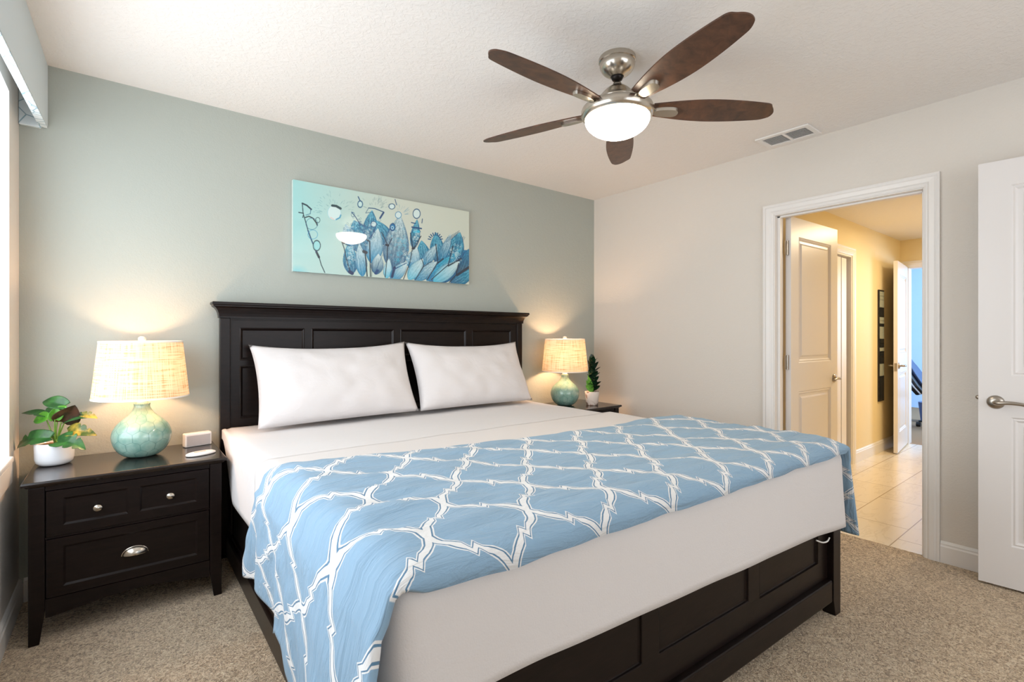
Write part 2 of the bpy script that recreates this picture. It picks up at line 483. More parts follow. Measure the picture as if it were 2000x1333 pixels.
# left wall with its window opening
WY0, WY1, WZ0, WZ1 = -2.45, -0.25, 0.705, 2.25
b = new()
for a in ((-0.14, 0, YR, WY0, 0, H), (-0.14, 0, WY1, 0.0, 0, H), (-0.14, 0, WY0, WY1, 0, WZ0), (-0.14, 0, WY0, WY1, WZ1, H)): box(b, *a)
struct('wall_left', b, M['beige'])
b = new()
for a in ((-0.139, 0.0005, WY0, WY0 + 0.004, WZ0, WZ1), (-0.139, 0.0005, WY1 - 0.004, WY1, WZ0, WZ1), (-0.139, 0.0005, WY0, WY1, WZ1 - 0.004, WZ1)): box(b, *a)
struct('trim_1', b, M['reveal'])                      # window reveal
b = new(); box(b, -0.13, 0.014, WY0 - 0.02, WY1 + 0.004, WZ0 - 0.012, WZ0 + 0.012)
struct('trim_2', b, M['white'], bevel=0.006)          # window stool
b = new(); box(b, 0.0, 0.010, WY0 - 0.02, WY1 + 0.002, WZ0 - 0.10, WZ0 - 0.012)
struct('trim_3', b, M['white'], bevel=0.004)          # apron
# window unit
b = new()
for a in ((-0.13, -0.09, WY0 + .005, WY0 + 0.05, WZ0 + .013, WZ1 - .005), (-0.13, -0.09, WY1 - 0.05, WY1 - .005, WZ0 + .013, WZ1 - .005),
          (-0.13, -0.09, WY0 + .05, WY1 - .05, WZ0 + .013, WZ0 + 0.06), (-0.13, -0.09, WY0 + .05, WY1 - .05, WZ1 - 0.05, WZ1 - .005),
          (-0.13, -0.09, -1.375, -1.325, WZ0 + .06, WZ1 - .05), (-0.125, -0.095, WY0 + .05, WY1 - .05, 1.46, 1.50)): box(b, *a)
wn = struct('window_1', b, M['white'])
# rear wall behind the camera; its window is added to let fill light in
RX0, RX1, RZ0, RZ1 = 0.7, 3.3, 0.65, 2.25
b = new()
for a in ((-0.14, RX0, YR - 0.12, YR, 0, H), (RX1, WX + TH, YR - 0.12, YR, 0, H), (RX0, RX1, YR - 0.12, YR, 0, RZ0), (RX0, RX1, YR - 0.12, YR, RZ1, H)): box(b, *a)
struct('wall_rear', b, M['beige'])
b = new()
for a in ((RX0, RX0 + .05, YR - .1, YR - .05, RZ0, RZ1), (RX1 - .05, RX1, YR - .1, YR - .05, RZ0, RZ1), (RX0 + .05, RX1 - .05, YR - .1, YR - .05, RZ0, RZ0 + .05),
          (RX0 + .05, RX1 - .05, YR - .1, YR - .05, RZ1 - .05, RZ1), (1.98, 2.02, YR - .1, YR - .05, RZ0 + .05, RZ1 - .05)): box(b, *a)
struct('rear_fill_window', b, M['white'])
# right wall with the doorway to the hall
DY0, DY1, DZ = -2.451, -1.625, 2.056
b = new()
for a in ((WX, WX + TH, YR, DY0, 0, H), (WX, WX + TH, DY1, 0.0, 0, H), (WX, WX + TH, DY0, DY1, DZ, H)): box(b, *a)
struct('wall_right', b, M['beige'])


def casing(name, T, w, h, cw=0.083, legs=(True, True), m='white'):
    """moulded door casing; T(u, v, n), opening 0..w x 0..h"""
    prof = [(0.0, 0.008), (0.010, 0.012), (0.016, 0.012), (0.024, 0.017), (cw * 0.66, 0.019), (cw * 0.79, 0.015), (cw * 0.86, 0.017), (cw, 0.016), (cw, 0.0)]
    prof = [(0.0, 0.0)] + prof
    b = new()
    path = []
    for d, n in prof:
        path.append([(-d, 0), (-d, h + d), (w + d, h + d), (w + d, 0)])
    for i in range(len(prof) - 1):
        for k in range(3):
            if k == 0 and not legs[0]: continue
            if k == 2 and not legs[1]: continue
            q = [(*path[i][k], prof[i][1]), (*path[i][k + 1], prof[i][1]), (*path[i + 1][k + 1], prof[i + 1][1]), (*path[i + 1][k], prof[i + 1][1])]
            b.faces.new([b.verts.new(T(*c)) for c in q])
    bmesh.ops.remove_doubles(b, verts=b.verts, dist=1e-5)
    return struct(name, b, M[m])


casing('trim_4', lambda u, v, n: (WX - n, DY1 - 0.012 - u, v), DY1 - DY0 - 0.024, DZ - 0.012, cw=0.069)
# jamb lining with stop
b = new()
J = 0.018
for y0, y1 in ((DY0, DY0 + J), (DY1 - J, DY1)): box(b, WX - 0.001, WX + TH + 0.001, y0, y1, 0, DZ)
box(b, WX - 0.001, WX + TH + 0.001, DY0 + J, DY1 - J, DZ - J, DZ)
for y0, y1 in ((DY0 + J, DY0 + J + 0.011), (DY1 - J - 0.018, DY1 - J)): box(b, WX + 0.035, WX + 0.072, y0, y1, 0, DZ - J)
box(b, WX + 0.035, WX + 0.072, DY0 + J, DY1 - J, DZ - J - 0.011, DZ - J)
struct('trim_5', b, M['white'], bevel=0.0015)


def baseboard(name, pts, side, h=0.108, th=0.015):
    """pts: polyline on the floor; side: unit normal into the room per segment"""
    b = new()
    prof = [(0, 0), (th, 0), (th, h - 0.028), (th - 0.004, h - 0.020), (th - 0.004, h - 0.012), (th - 0.009, h - 0.003), (0.003, h), (0, h)]
    for (a, c), nn in zip(zip(pts[:-1], pts[1:]), side):
        for (d0, z0), (d1, z1) in zip(prof, prof[1:] + prof[:1]):
            q = [(a[0] + nn[0] * d0, a[1] + nn[1] * d0, z0), (c[0] + nn[0] * d0, c[1] + nn[1] * d0, z0), (c[0] + nn[0] * d1, c[1] + nn[1] * d1, z1), (a[0] + nn[0] * d1, a[1] + nn[1] * d1, z1)]
            b.faces.new([b.verts.new(v) for v in q])
    return struct(name, b, M['white'])


baseboard('baseboard_left', [(0, 0), (0, YR)], [(1, 0)])
baseboard('baseboard_back', [(0.016, 0), (WX - 0.016, 0)], [(0, -1)])
baseboard('baseboard_right', [(WX, -0.0), (WX, DY1 + 0.058)], [(-1, 0)])
baseboard('baseboard_front', [(WX, DY0 - 0.058), (WX, YR)], [(-1, 0)], h=0.115)
baseboard('baseboard_rear', [(0.016, YR), (WX - 0.016, YR)], [(0, 1)])

# ---------------------------------------------------------------- hall and far room
HZ = 2.31; HY = -1.475; HX1 = 7.36
struct('floor_hall', bx(WX + 0.02, HX1 + 0.03, -3.0, HY + 0.5, -0.05, 0.0), M['tile'])
struct('ceiling_hall', bx(WX + TH, HX1 + 0.0, -3.0, HY, HZ, HZ + 0.05), M['ceiling'])
CX0, CX1, CZ = 5.02, 5.83, 1.985
b = new()
for a in ((WX + TH, CX0, HY, HY + 0.11, 0, HZ), (CX1, HX1, HY, HY + 0.11, 0, HZ), (CX0, CX1, HY, HY + 0.11, CZ, HZ)): box(b, *a)
struct('wall_hall_left', b, M['cream'])
struct('wall_hall_right', bx(WX + TH, HX1, -3.1, -3.0, 0, HZ), M['cream'])
FY0, FY1, FZ = -2.29, -1.538, 2.00
b = new()
for a in ((HX1, HX1 + 0.11, FY1, HY + 0.11, 0, HZ + .05), (HX1, HX1 + 0.11, -3.0, FY0, 0, HZ + .05), (HX1, HX1 + 0.11, FY0, FY1, FZ, HZ + .05)): box(b, *a)
struct('wall_hall_end', b, M['cream'])
casing('trim_6', lambda u, v, n: (CX0 + u, HY - n, v), CX1 - CX0, CZ, cw=0.07)
casing('trim_7', lambda u, v, n: (HX1 - n, FY1 - u, v), FY1 - FY0, FZ, cw=0.065)
b = new()
for x0, x1 in ((CX0, CX0 + 0.015), (CX1 - 0.015, CX1)): box(b, x0, x1, HY - 0.001, HY + 0.112, 0, CZ)
box(b, CX0 + .015, CX1 - .015, HY - 0.001, HY + 0.112, CZ - 0.015, CZ)
struct('trim_8', b, M['white'])
b = new()
for y0, y1 in ((FY0, FY0 + 0.015), (FY1 - 0.015, FY1)): box(b, HX1 - 0.001, HX1 + 0.112, y0, y1, 0, FZ)
box(b, HX1 - 0.001, HX1 + 0.112, FY0 + .015, FY1 - .015, FZ - 0.015, FZ)
struct('trim_9', b, M['white'])
baseboard('baseboard_hall', [(CX1 + 0.072, HY), (HX1, HY)], [(0, -1)], h=0.12)
baseboard('baseboard_hall_near', [(WX + TH, HY), (CX0 - 0.072, HY)], [(0, -1)], h=0.12)
# little room behind the closet opening
b = new()
for a in ((4.6, 6.2, -0.4, -0.3, 0, 2.3), (4.5, 4.6, HY + .11, -0.3, 0, 2.3), (6.2, 6.3, HY + .11, -0.3, 0, 2.3)): box(b, *a)
struct('wall_closet', b, M['white'])
struct('ceiling_closet', bx(4.5, 6.3, HY + .11, -0.3, 2.3, 2.35), M['white'])
struct('floor_closet', bx(4.5, 6.3, HY + 0.5, -0.3, -0.05, 0.0), M['tile'])
# far room
struct('floor_far_room', bx(HX1 + 0.03, 11.0, -3.6, 1.0, -0.05, 0.0), M['browncarpet'])
b = new()
for a in ((11.0, 11.1, -3.6, 1.0, 0, 2.5), (HX1 + .11, 11.0, 1.0, 1.1, 0, 2.5), (HX1 + .11, 11.0, -3.7, -3.6, 0, 2.5), (HX1 + .02, HX1 + .11, HY + .11, 1.1, 0, 2.5), (HX1 + .02, HX1 + .11, -3.7, -3.0, 0, 2.5)): box(b, *a)
struct('wall_far_room', b, M['bluewall'])
struct('ceiling_far_room', bx(HX1 + .11, 11.1, -3.7, 1.1, 2.36, 2.42), M['ceiling'])


# ---------------------------------------------------------------- doors
def lever(parent, T, m='satin', dirn=1, length=0.115):
    """T(u, v, n): rose at (0,0) on face n=0; lever runs along +u*dirn"""
    b = new()
    # rose: domed disc
    prof = [(0.0, 0.014), (0.012, 0.014), (0.026, 0.010), (0.032, 0.004), (0.033, 0.0)]
    seg = 32; rings = []
    for r, n in prof:
        if r == 0: rings.append([b.verts.new(T(0, 0, n))])
        else: rings.append([b.verts.new(T(r * math.cos(2 * math.pi * i / seg), r * math.sin(2 * math.pi * i / seg), n)) for i in range(seg)])
    for p, q in zip(rings[:-1], rings[1:]):
        for i in range(seg):
            j = (i + 1) % seg
            if len(p) == 1: b.faces.new((p[0], q[i], q[j]))
            else: b.faces.new((p[i], p[j], q[j], q[i]))
    b.faces.new(rings[-1])
    h = obj('door_handle', b, M[m], parent, smooth=True)
    b = new()
    pts = spline([T(0, 0, 0.010), T(0, 0, 0.034), T(dirn * 0.012, 0, 0.046), T(dirn * 0.045, 0.004, 0.050), T(dirn * 0.085, 0.002, 0.049), T(dirn * length, -0.006, 0.046)], 6)
    rr = [0.010] * 6 + [0.0105 - 0.003 * i / (len(pts) - 7) for i in range(len(pts) - 6)]
    tube(b, pts, rr, 14)
    obj('lever', b, M[m], h, smooth=True)
    return h


def hinge(parent, x, y, z, leafdir):
    b = new()
    bmesh.ops.create_cone(b, cap_ends=True, segments=16, radius1=0.007, radius2=0.007, depth=0.10, matrix=Matrix.Translation((x, y, z)))
    box(b, x - 0.002 + min(0, leafdir[0] * 0.032), x + 0.002 + max(0, leafdir[0] * 0.032), y - 0.0015, y + 0.0015, z - 0.048, z + 0.048)
    box(b, x - 0.034, x, y - 0.0015 + 0.004, y + 0.0015 + 0.004, z - 0.048, z + 0.048)
    return obj('hinge', b, M['satin'], parent)


def door(name, hx, hy, ang, wdt, ht, th, panels, z0=0.012, m='doorwhite'):
    """leaf from the hinge (hx,hy) along angle ang (degrees); front face is to the right of that direction"""
    ca, sa = math.cos(R(ang)), math.sin(R(ang))
    T = lambda u, v, n: (hx + u * ca + n * sa, hy + u * sa - n * ca, z0 + v)
    b = new(); slab(b, T, wdt, ht, th, panels, panels, prof=[(0, 0), (0.007, -0.006), (0.014, -0.003), (0.024, -0.011), (0.040, -0.010), (0.052, -0.003)])
    root = thing(name, None, None, (hx, hy, 0)); root['kind'] = 'structure'
    leaf = obj('door_leaf', b, M[m], root)
    return root, T


def two_panels(w, h): return [(0.115, w - 0.115, 0.20, 0.82), (0.115, w - 0.115, 1.02, h - 0.125)]


# bedroom door into the hall: hinged on the far jamb
d1, T1 = door('door_1', WX + TH + 0.012, -1.690, -2.2, 0.755, 2.035, 0.035, two_panels(0.755, 2.03))
lever(d1, lambda u, v, n: T1(0.695 - u, 0.885 + v, n), dirn=1)
lever(d1, lambda u, v, n: T1(0.695 - u, 0.885 + v, -0.035 - n), dirn=1)
for z in (0.25, 1.04, 1.83): hinge(d1, WX + TH + 0.004, -1.672, z, (1, 0))
# door standing open against the right wall (nearest the camera)
A2 = math.degrees(math.atan2(-2.680 + 3.44, 3.742 - 3.79))
d2, T2 = door('door_2', 3.79, -3.44, A2, 0.762, 2.06, 0.035, two_panels(0.762, 2.06))
T2f = lambda u, v, n: T2(u, v, -0.035 - n)
lever(d2, lambda u, v, n: T2f(0.762 - 0.062 - u, 0.888 + v, n), m='satin', dirn=1, length=0.12)
lever(d2, lambda u, v, n: T2(0.762 - 0.062 - u, 0.888 + v, n), m='satin', dirn=1, length=0.11)
b = new(); box(b, -0.008, 0.0, -0.011, 0.011, -0.028, 0.028)
# edge latch
b.free(); b = new(); bmesh.ops.create_uvsphere(b, u_segments=14, v_segments=8, radius=0.011, matrix=Matrix.Translation(T2(0.764, 0.905, -0.014)))
obj('latch', b, M['satin'], d2, smooth=True)
# far door, open into the hall
A3 = math.degrees(math.atan2(-0.084, -0.715))
d3, T3 = door('door_3', HX1 - 0.006, -1.512, A3, 0.72, 1.985, 0.035, two_panels(0.72, 1.985))
lever(d3, lambda u, v, n: T3(0.66 - u, 0.90 + v, -0.035 - n), dirn=1, length=0.10)
lever(d3, lambda u, v, n: T3(0.66 - u, 0.90 + v, n), dirn=1, length=0.08)
b = new(); box(b, *sorted((T3(0.7205, 0, 0)[0], T3(0.722, 0, 0)[0] - 0.001)), -1.626, -1.604, 0.86, 0.94)
obj('latch', b, M['satin'], d3)
# closet doors, folded half open
b = new(); box(b, 5.645, 5.765, HY + 0.022, HY + 0.050, 0.03, 1.955)
t4 = thing('door_4', None, None, (5.45, HY + 0.07, 0)); t4['kind'] = 'structure'
obj('door_leaf', b, M['doorwhite'], t4, bevel=0.002)
b = new(); box(b, 5.10, 5.615, HY + 0.018, HY + 0.046, 0.03, 1.955)
obj('door_leaf', b, M['doorwhite'], t4, bevel=0.002)

# ---------------------------------------------------------------- bed
def sk(x, y, z):
    """the bed stands a touch askew: its foot end drifts"""
    return Vector((x, y - 0.045 * (x - 2.86) * (y / 2.35) * -1.0 * -1.0, z))


# skew: at y=-2.35, left end (x=.8) lies 0.09 nearer the wall
def sk(x, y, z):
    f = max(0.0, min(1.0, -y / 2.35))
    return Vector((x, y + f * 0.04 * (2.86 - x), z))


def skew_bm(b):
    for v in b.verts: v.co = sk(*v.co)
    return b


bed = thing('bed', 'king bed with dark espresso wood headboard, panelled footboard and side rails', 'bed', (1.86, -1.2, 0))
hb = new()
panels = []
cols = [(0.889, 1.236), (1.276, 1.815), (1.861, 2.393), (2.444, 2.820)]
for c0, c1 in cols:
    panels.append((c0 - 0.842, c1 - 0.842, 1.085 - 0.30, 1.268 - 0.30)); panels.append((c0 - 0.842, c1 - 0.842, 0.76 - 0.30, 1.055 - 0.30))
T = lambda u, v, n: (0.842 + u, -0.062 - n, 0.30 + v)
slab(hb, T, 2.036, 1.022, 0.035, panels, (), prof=[(0, 0), (0.004, 0.003), (0.008, 0.0), (0.015, -0.008), (0.02, -0.008)])
hb_o = obj('headboard', hb, M['wood'], bed, bevel=0.001)
for x0, x1 in ((0.793, 0.842), (2.878, 2.927)): obj('post', bx(x0, x1, -0.070, -0.022, 0.0, 1.322), M['wood'], hb_o, bevel=0.003)
hb = new()
for a in ((0.842, 0.848, -0.067, -0.060, 0.30, 1.316), (2.872, 2.878, -0.067, -0.060, 0.30, 1.316), (0.848, 2.872, -0.067, -0.060, 1.310, 1.316)): box(hb, *a)
obj('headboard_bead', hb, M['wood'], hb_o, bevel=0.001)
# cove cornice
hb = new()
prof = [(0.0, 1.322), (0.006, 1.322), (0.006, 1.330), (0.008, 1.345), (0.014, 1.362), (0.024, 1.376), (0.036, 1.384), (0.036, 1.390), (0.042, 1.394), (0.042, 1.404), (0.039, 1.408), (0.0, 1.408)]
rings = []
for d, z in prof:
    rings.append([hb.verts.new(p) for p in ((0.793 - d, -0.020, z), (0.793 - d, -0.070 - d, z), (2.927 + d, -0.070 - d, z), (2.927 + d, -0.020, z))])
for a, c in zip(rings[:-1], rings[1:]):
    for i in range(4): hb.faces.new((a[i], a[(i + 1) % 4], c[(i + 1) % 4], c[i]))
hb.faces.new(rings[0]); hb.faces.new(rings[-1])
obj('headboard_cornice', hb, M['wood'], hb_o)
# footboard
fb = new(); FX0, FX1 = 0.865, 2.795
T = lambda u, v, n: (FX0 + u, -2.335 - n, 0.165 + v)
pan = [(1.065 - .12 - FX0 + 0.0, 1.560 - FX0 + 0.0, 0.10, 0.300), (1.640 - FX0, 2.145 - FX0, 0.10, 0.300), (2.222 - FX0, 2.705 - FX0, 0.085, 0.300)]
slab(fb, T, FX1 - FX0, 0.335, 0.03, pan, (), prof=[(0, 0), (0.002, -0.008), (0.010, -0.009)])
fbo = obj('footboard', skew_bm(fb), M['wood'], bed, bevel=0.002)
fb = new(); box(fb, FX0, FX1, -2.357, -2.320, 0.065, 0.163)
obj('footboard_rail', skew_bm(fb), M['wood'], fbo, bevel=0.008, seg=3)


def leg_taper(x0, x1, y0, y1, ztop, inner_x, inner_y, zt=0.13, sh=0.02):
    b = new(); box(b, x0, x1, y0, y1, zt, ztop)
    X0, X1, Y0, Y1 = x0, x1, y0, y1
    if inner_x > 0: X1 -= sh
    else: X0 += sh
    if inner_y > 0: Y1 -= sh
    else: Y0 += sh
    lo = [b.verts.new(p) for p in ((X0, Y0, 0), (X1, Y0, 0), (X1, Y1, 0), (X0, Y1, 0))]
    hi = [b.verts.new(p) for p in ((x0, y0, zt), (x1, y0, zt), (x1, y1, zt), (x0, y1, zt))]
    for i in range(4): b.faces.new((lo[i], lo[(i + 1) % 4], hi[(i + 1) % 4], hi[i]))
    b.faces.new(lo)
    bmesh.ops.remove_doubles(b, verts=b.verts, dist=1e-5)
    return b


for (x0, x1, ix) in ((0.812, 0.865, 1), (2.795, 2.866, -1)):
    obj('leg', skew_bm(leg_taper(x0, x1, -2.360, -2.290, 0.47, ix, 1, 0.075)), M['wood'], bed, bevel=0.002)
# side rails
for s, x in ((1, 0.815), (-1, 2.862)):
    sr = new()
    T = (lambda u, v, n: (0.828 - n, -0.075 - u, 0.135 + v)) if s > 0 else (lambda u, v, n: (2.849 + n, -0.075 - u, 0.135 + v))
    slab(sr, T, 2.22, 0.30, 0.025, [(0.10, 1.05, 0.02, 0.27), (1.10, 2.16, 0.02, 0.27)], (), prof=[(0, 0), (0.002, -0.009), (0.008, -0.010)])
    o = obj('side_rail', skew_bm(sr), M['wood'], bed, bevel=0.0015)
    sr = new(); box(sr, x if s > 0 else x - 0.02, x + 0.02 if s > 0 else x, -2.29, -0.075, 0.025, 0.13)
    obj('side_rail_base', skew_bm(sr), M['wood'], o, bevel=0.005, seg=3)


# ---- bedding: a rounded block skinned as a cloth
def rbox(x0, x1, yf, yb, zt, zb, r, disp, faces='ltrf', step=0.025, zl=None, zr=None, zf=None):
    """cloth skin over a rounded block. faces: l t r f ; zl/zr/zf(x or y) give hem heights"""
    nx = max(4, int((x1 - x0) / step)); ny = max(4, int((yb - yf) / step)); nz = max(4, int((zt - zb) / step))
    pts = {}; b = new()
    def vert(i, j, k):
        key = (i, j, k)
        if key in pts: return pts[key]
        x = x0 + (x1 - x0) * i / nx; y = yf + (yb - yf) * j / ny; z = zb + (zt - zb) * k / nz
        # densify near the rounded edges happens through the clamp
        p = Vector((x, y, z))
        inner = Vector((min(max(x, x0 + r), x1 - r), max(y, yf + r), min(z, zt - r)))
        d = p - inner; L = d.length
        if L > 1e-9: p = inner + d / L * r
        hem = zb
        if i == 0 and zl: hem = zl(p.y)
        if i == nx and zr: hem = zr(p.y)
        if j == 0 and zf: hem = zf(p.x)
        if j == 0 and i in (0, nx) and zl and zf: hem = (zf(p.x) + (zl if i == 0 else zr)(p.y)) / 2
        if (i in (0, nx) or j == 0) and hem != zb:
            f = (zt - p.z) / (zt - zb); p.z = zt - f * (zt - hem)
        p = disp(p, i == 0, i == nx, j == 0)
        pts[key] = b.verts.new(sk(*p)); return pts[key]
    if 't' in faces:
        for i in range(nx):
            for j in range(ny): b.faces.new((vert(i, j, nz), vert(i + 1, j, nz), vert(i + 1, j + 1, nz), vert(i, j + 1, nz)))
    for k in range(nz):
        if 'l' in faces:
            for j in range(ny): b.faces.new((vert(0, j, k), vert(0, j, k + 1), vert(0, j + 1, k + 1), vert(0, j + 1, k)))
        if 'r' in faces:
            for j in range(ny): b.faces.new((vert(nx, j, k), vert(nx, j + 1, k), vert(nx, j + 1, k + 1), vert(nx, j, k + 1)))
        if 'f' in faces:
            for i in range(nx): b.faces.new((vert(i, 0, k), vert(i + 1, 0, k), vert(i + 1, 0, k + 1), vert(i, 0, k + 1)))
    return b


def nz3(x, y, z, s): return noise.noise(Vector((x * s, y * s, z * s)))


# mattress (mostly hidden), resting in the frame
b = new(); box(b, 0.865, 2.825, -2.26, -0.085, 0.40, 0.700)
mat_t = thing('mattress', 'white king mattress dressed in a smooth sheet turned down below the pillows', 'mattress', (1.86, -1.2, 0.40))
mo = obj('mattress_core', skew_bm(b), M['sheet'], mat_t, bevel=0.05, seg=4)


def dsheet(p, l, r, f):
    q = p.copy()
    if l: q.x -= 0.006 * math.sin(p.y * 9) + 0.010 * max(0, 0.7 - p.z)
    q.z += 0.003 * nz3(p.x, p.y, 0, 5)
    return q


hem_sheet = lambda y: 0.66 - 0.24 * min(1, max(0, (-y - 0.12) / 0.38)) - 0.03 * min(1, max(0, (-y - 0.5) / 0.6))
b = rbox(0.795, 2.905, -1.15, -0.080, 0.716, 0.38, 0.055, dsheet, 'ltr', zl=hem_sheet, zr=hem_sheet)
so = obj('flat_sheet', b, M['sheet'], mat_t, smooth=True)
sol = so.modifiers.new('s', 'SOLIDIFY'); sol.thickness = 0.003; sol.offset = -1


def dcov(p, l, r, f):
    q = p.copy()
    if l: q.x -= 0.008 * math.sin(p.y * 7 + 1) * (0.72 - p.z) * 2.2 + 0.012 * (0.72 - p.z)
    if f: q.y -= 0.018 * (0.72 - p.z) / 0.3 + 0.005 * nz3(p.x, 3, p.z, 4)
    if not (l or r or f): q.z += 0.004 * nz3(p.x, p.y, 2, 4)
    return q


hem_foot = lambda x: 0.402 + 0.058 * min(1, max(0, (2.75 - x) / 1.6)) + (0.0 if x < 2.6 else -0.02 * (x - 2.6) / 0.3)
hem_left = lambda y: 0.372 + 0.012 * math.sin(y * 5)
b = rbox(0.785, 2.912, -2.362, -1.045, 0.728, 0.38, 0.055, dcov, 'ltrf', zl=hem_left, zr=hem_left, zf=hem_foot)
co = obj('coverlet', b, M['coverlet'], smooth=True)
tag(co, 'white textured coverlet tucked square over the foot of the bed', 'coverlet')
sol = co.modifiers.new('s', 'SOLIDIFY'); sol.thickness = 0.006; sol.offset = -1

# ---- patterned duvet folded across the foot
def duvet():
    b = new(); uvl = b.loops.layers.uv.new('UVMap')
    X0, X1, ZT, r = 0.772, 2.922, 0.745, 0.085
    NL, NT_, NR, NV = 34, 150, 26, 70
    rows = []
    # cross profile: (x, z, u, side depth 0..1, which)
    prof = []
    La, Lb = 0.44, 0.41
    for k in range(NL, 0, -1):
        s = k / NL * La; prof.append(('l', s))
    for k in range(NT_ + 1): prof.append(('t', X0 + (X1 - X0) * k / NT_))
    for k in range(1, NR + 1): prof.append(('r', k / NR * Lb))
    def edge_pt(kind, s):
        # position without the y component
        if kind == 't':
            x = s
            dl, dr = x - X0, X1 - x
            z = ZT
            for d in (dl, dr):
                if d < r: z = min(z, ZT - r + math.sqrt(max(0, r * r - (r - d) ** 2)))
            return x, z, x
        if kind == 'l': return X0, ZT - r - s + 0.0, X0 - s
        return X1, ZT - r - s, X1 + s
    for (kind, s) in prof:
        x, z, u = edge_pt(kind, s)
        dep = s / (La if kind == 'l' else Lb) if kind != 't' else 0.0
        # back edge
        if kind == 't':
            q = (x - X0) / (X1 - X0)
            yb = -1.25 - 0.13 * min(1, q / 0.12) - 0.17 * q + 0.018 * math.sin(q * 9)
            yf = -2.375
        elif kind == 'l':
            yb = -1.25 + 0.17 * dep; yf = -2.375 - 0.045 * min(1, dep * 2.5)
        else:
            yb = -1.55 - 0.02 * dep; yf = -2.372 - 0.008 * dep
        row = []
        for j in range(NV + 1):
            t_ = j / NV
            # roll over the foot edge
            y = yb + (yf - yb) * t_
            zz = z; xx = x
            rollf = max(0.0, 1 - (y - yf) / 0.085)
            if kind == 't':
                blend_ = min(1.0, (x - X0) / r) * min(1.0, (X1 - x) / r); blend_ = blend_ * blend_ * (3 - 2 * blend_); drop = 0.05 * (1 - math.sqrt(max(0, 1 - rollf ** 2))) * blend_; zz -= drop
                # soft thick back fold
                rb = max(0.0, 1 - (yb - y) / 0.035); zz -= 0.020 * rb ** 2
                n1 = nz3(x * 1.0, y * 2.6, 7, 4.2); n2 = nz3(x * 0.8, y * 3.2, 11, 10)
                zz += 0.010 * n1 + 0.006 * n2 + 0.010
                # creases fanning out from the near corner
                c = math.sin((y * 1.0 + x * 0.45) * 34 + 2.5 * nz3(x, y, 1, 3)) * max(0, 1 - (x - X0) / 0.55) * 0.0045
                zz += c
                z2 = zz
            if kind == 'l':
                # uneven hem, hanging folds
                hem = 0.325 + 0.02 * math.sin(y * 8)
                if y < -1.62: hem = 0.325 - 0.20 * min(1, (-1.62 - y) / 0.55) + 0.02 * math.sin(y * 14)
                zz = (ZT - r) - dep * ((ZT - r) - hem)
                fold = math.sin(y * 19 + 1.2 * math.sin(y * 5)) * 0.016 + math.sin(y * 41 + 2) * 0.005
                xx = x - 0.004 * dep + fold * 0.7 * dep ** 0.8 - 0.012
                xx -= 0.050 * min(1, dep * 2) * max(0, min(1, (-1.7 - y) / 0.6))
                xx += 0.006 * nz3(0, y, zz, 12)
            if kind == 'r':
                hem = 0.34 - 0.03 * t_
                zz = (ZT - r) - dep * ((ZT - r) - hem)
                flare = 0.035 + 0.065 * t_ ** 2
                xx = x + flare * dep + math.sin(y * 22) * 0.012 * dep
                # foot corner falls slightly short
            row.append((Vector((xx, y, zz)), u, y - (drop if kind == 't' else 0)))
        rows.append(row)
    V = [[b.verts.new(sk(*p[0])) for p in row] for row in rows]
    for i in range(len(rows) - 1):
        for j in range(NV):
            f = b.faces.new((V[i][j], V[i + 1][j], V[i + 1][j + 1], V[i][j + 1]))
            for lp, (ii, jj) in zip(f.loops, ((i, j), (i + 1, j), (i + 1, j + 1), (i, j + 1))):
                lp[uvl].uv = (rows[ii][jj][1], rows[ii][jj][2])
    o = obj('duvet', b, M['duvet'], smooth=True)
    tag(o, 'blue duvet with white trellis print folded across the foot of the bed', 'duvet')
    s = o.modifiers.new('s', 'SOLIDIFY'); s.thickness = 0.016; s.offset = 1
    return o


duvet()
# white tie string poking out below the coverlet at the foot
b = new(); tube(b, spline([(2.585, -2.378, 0.392), (2.63, -2.382, 0.374), (2.67, -2.384, 0.370), (2.705, -2.378, 0.374)], 6), 0.003, 8)
o = obj('elastic_strap', skew_bm(b), M['cordwhite'], co, smooth=True)


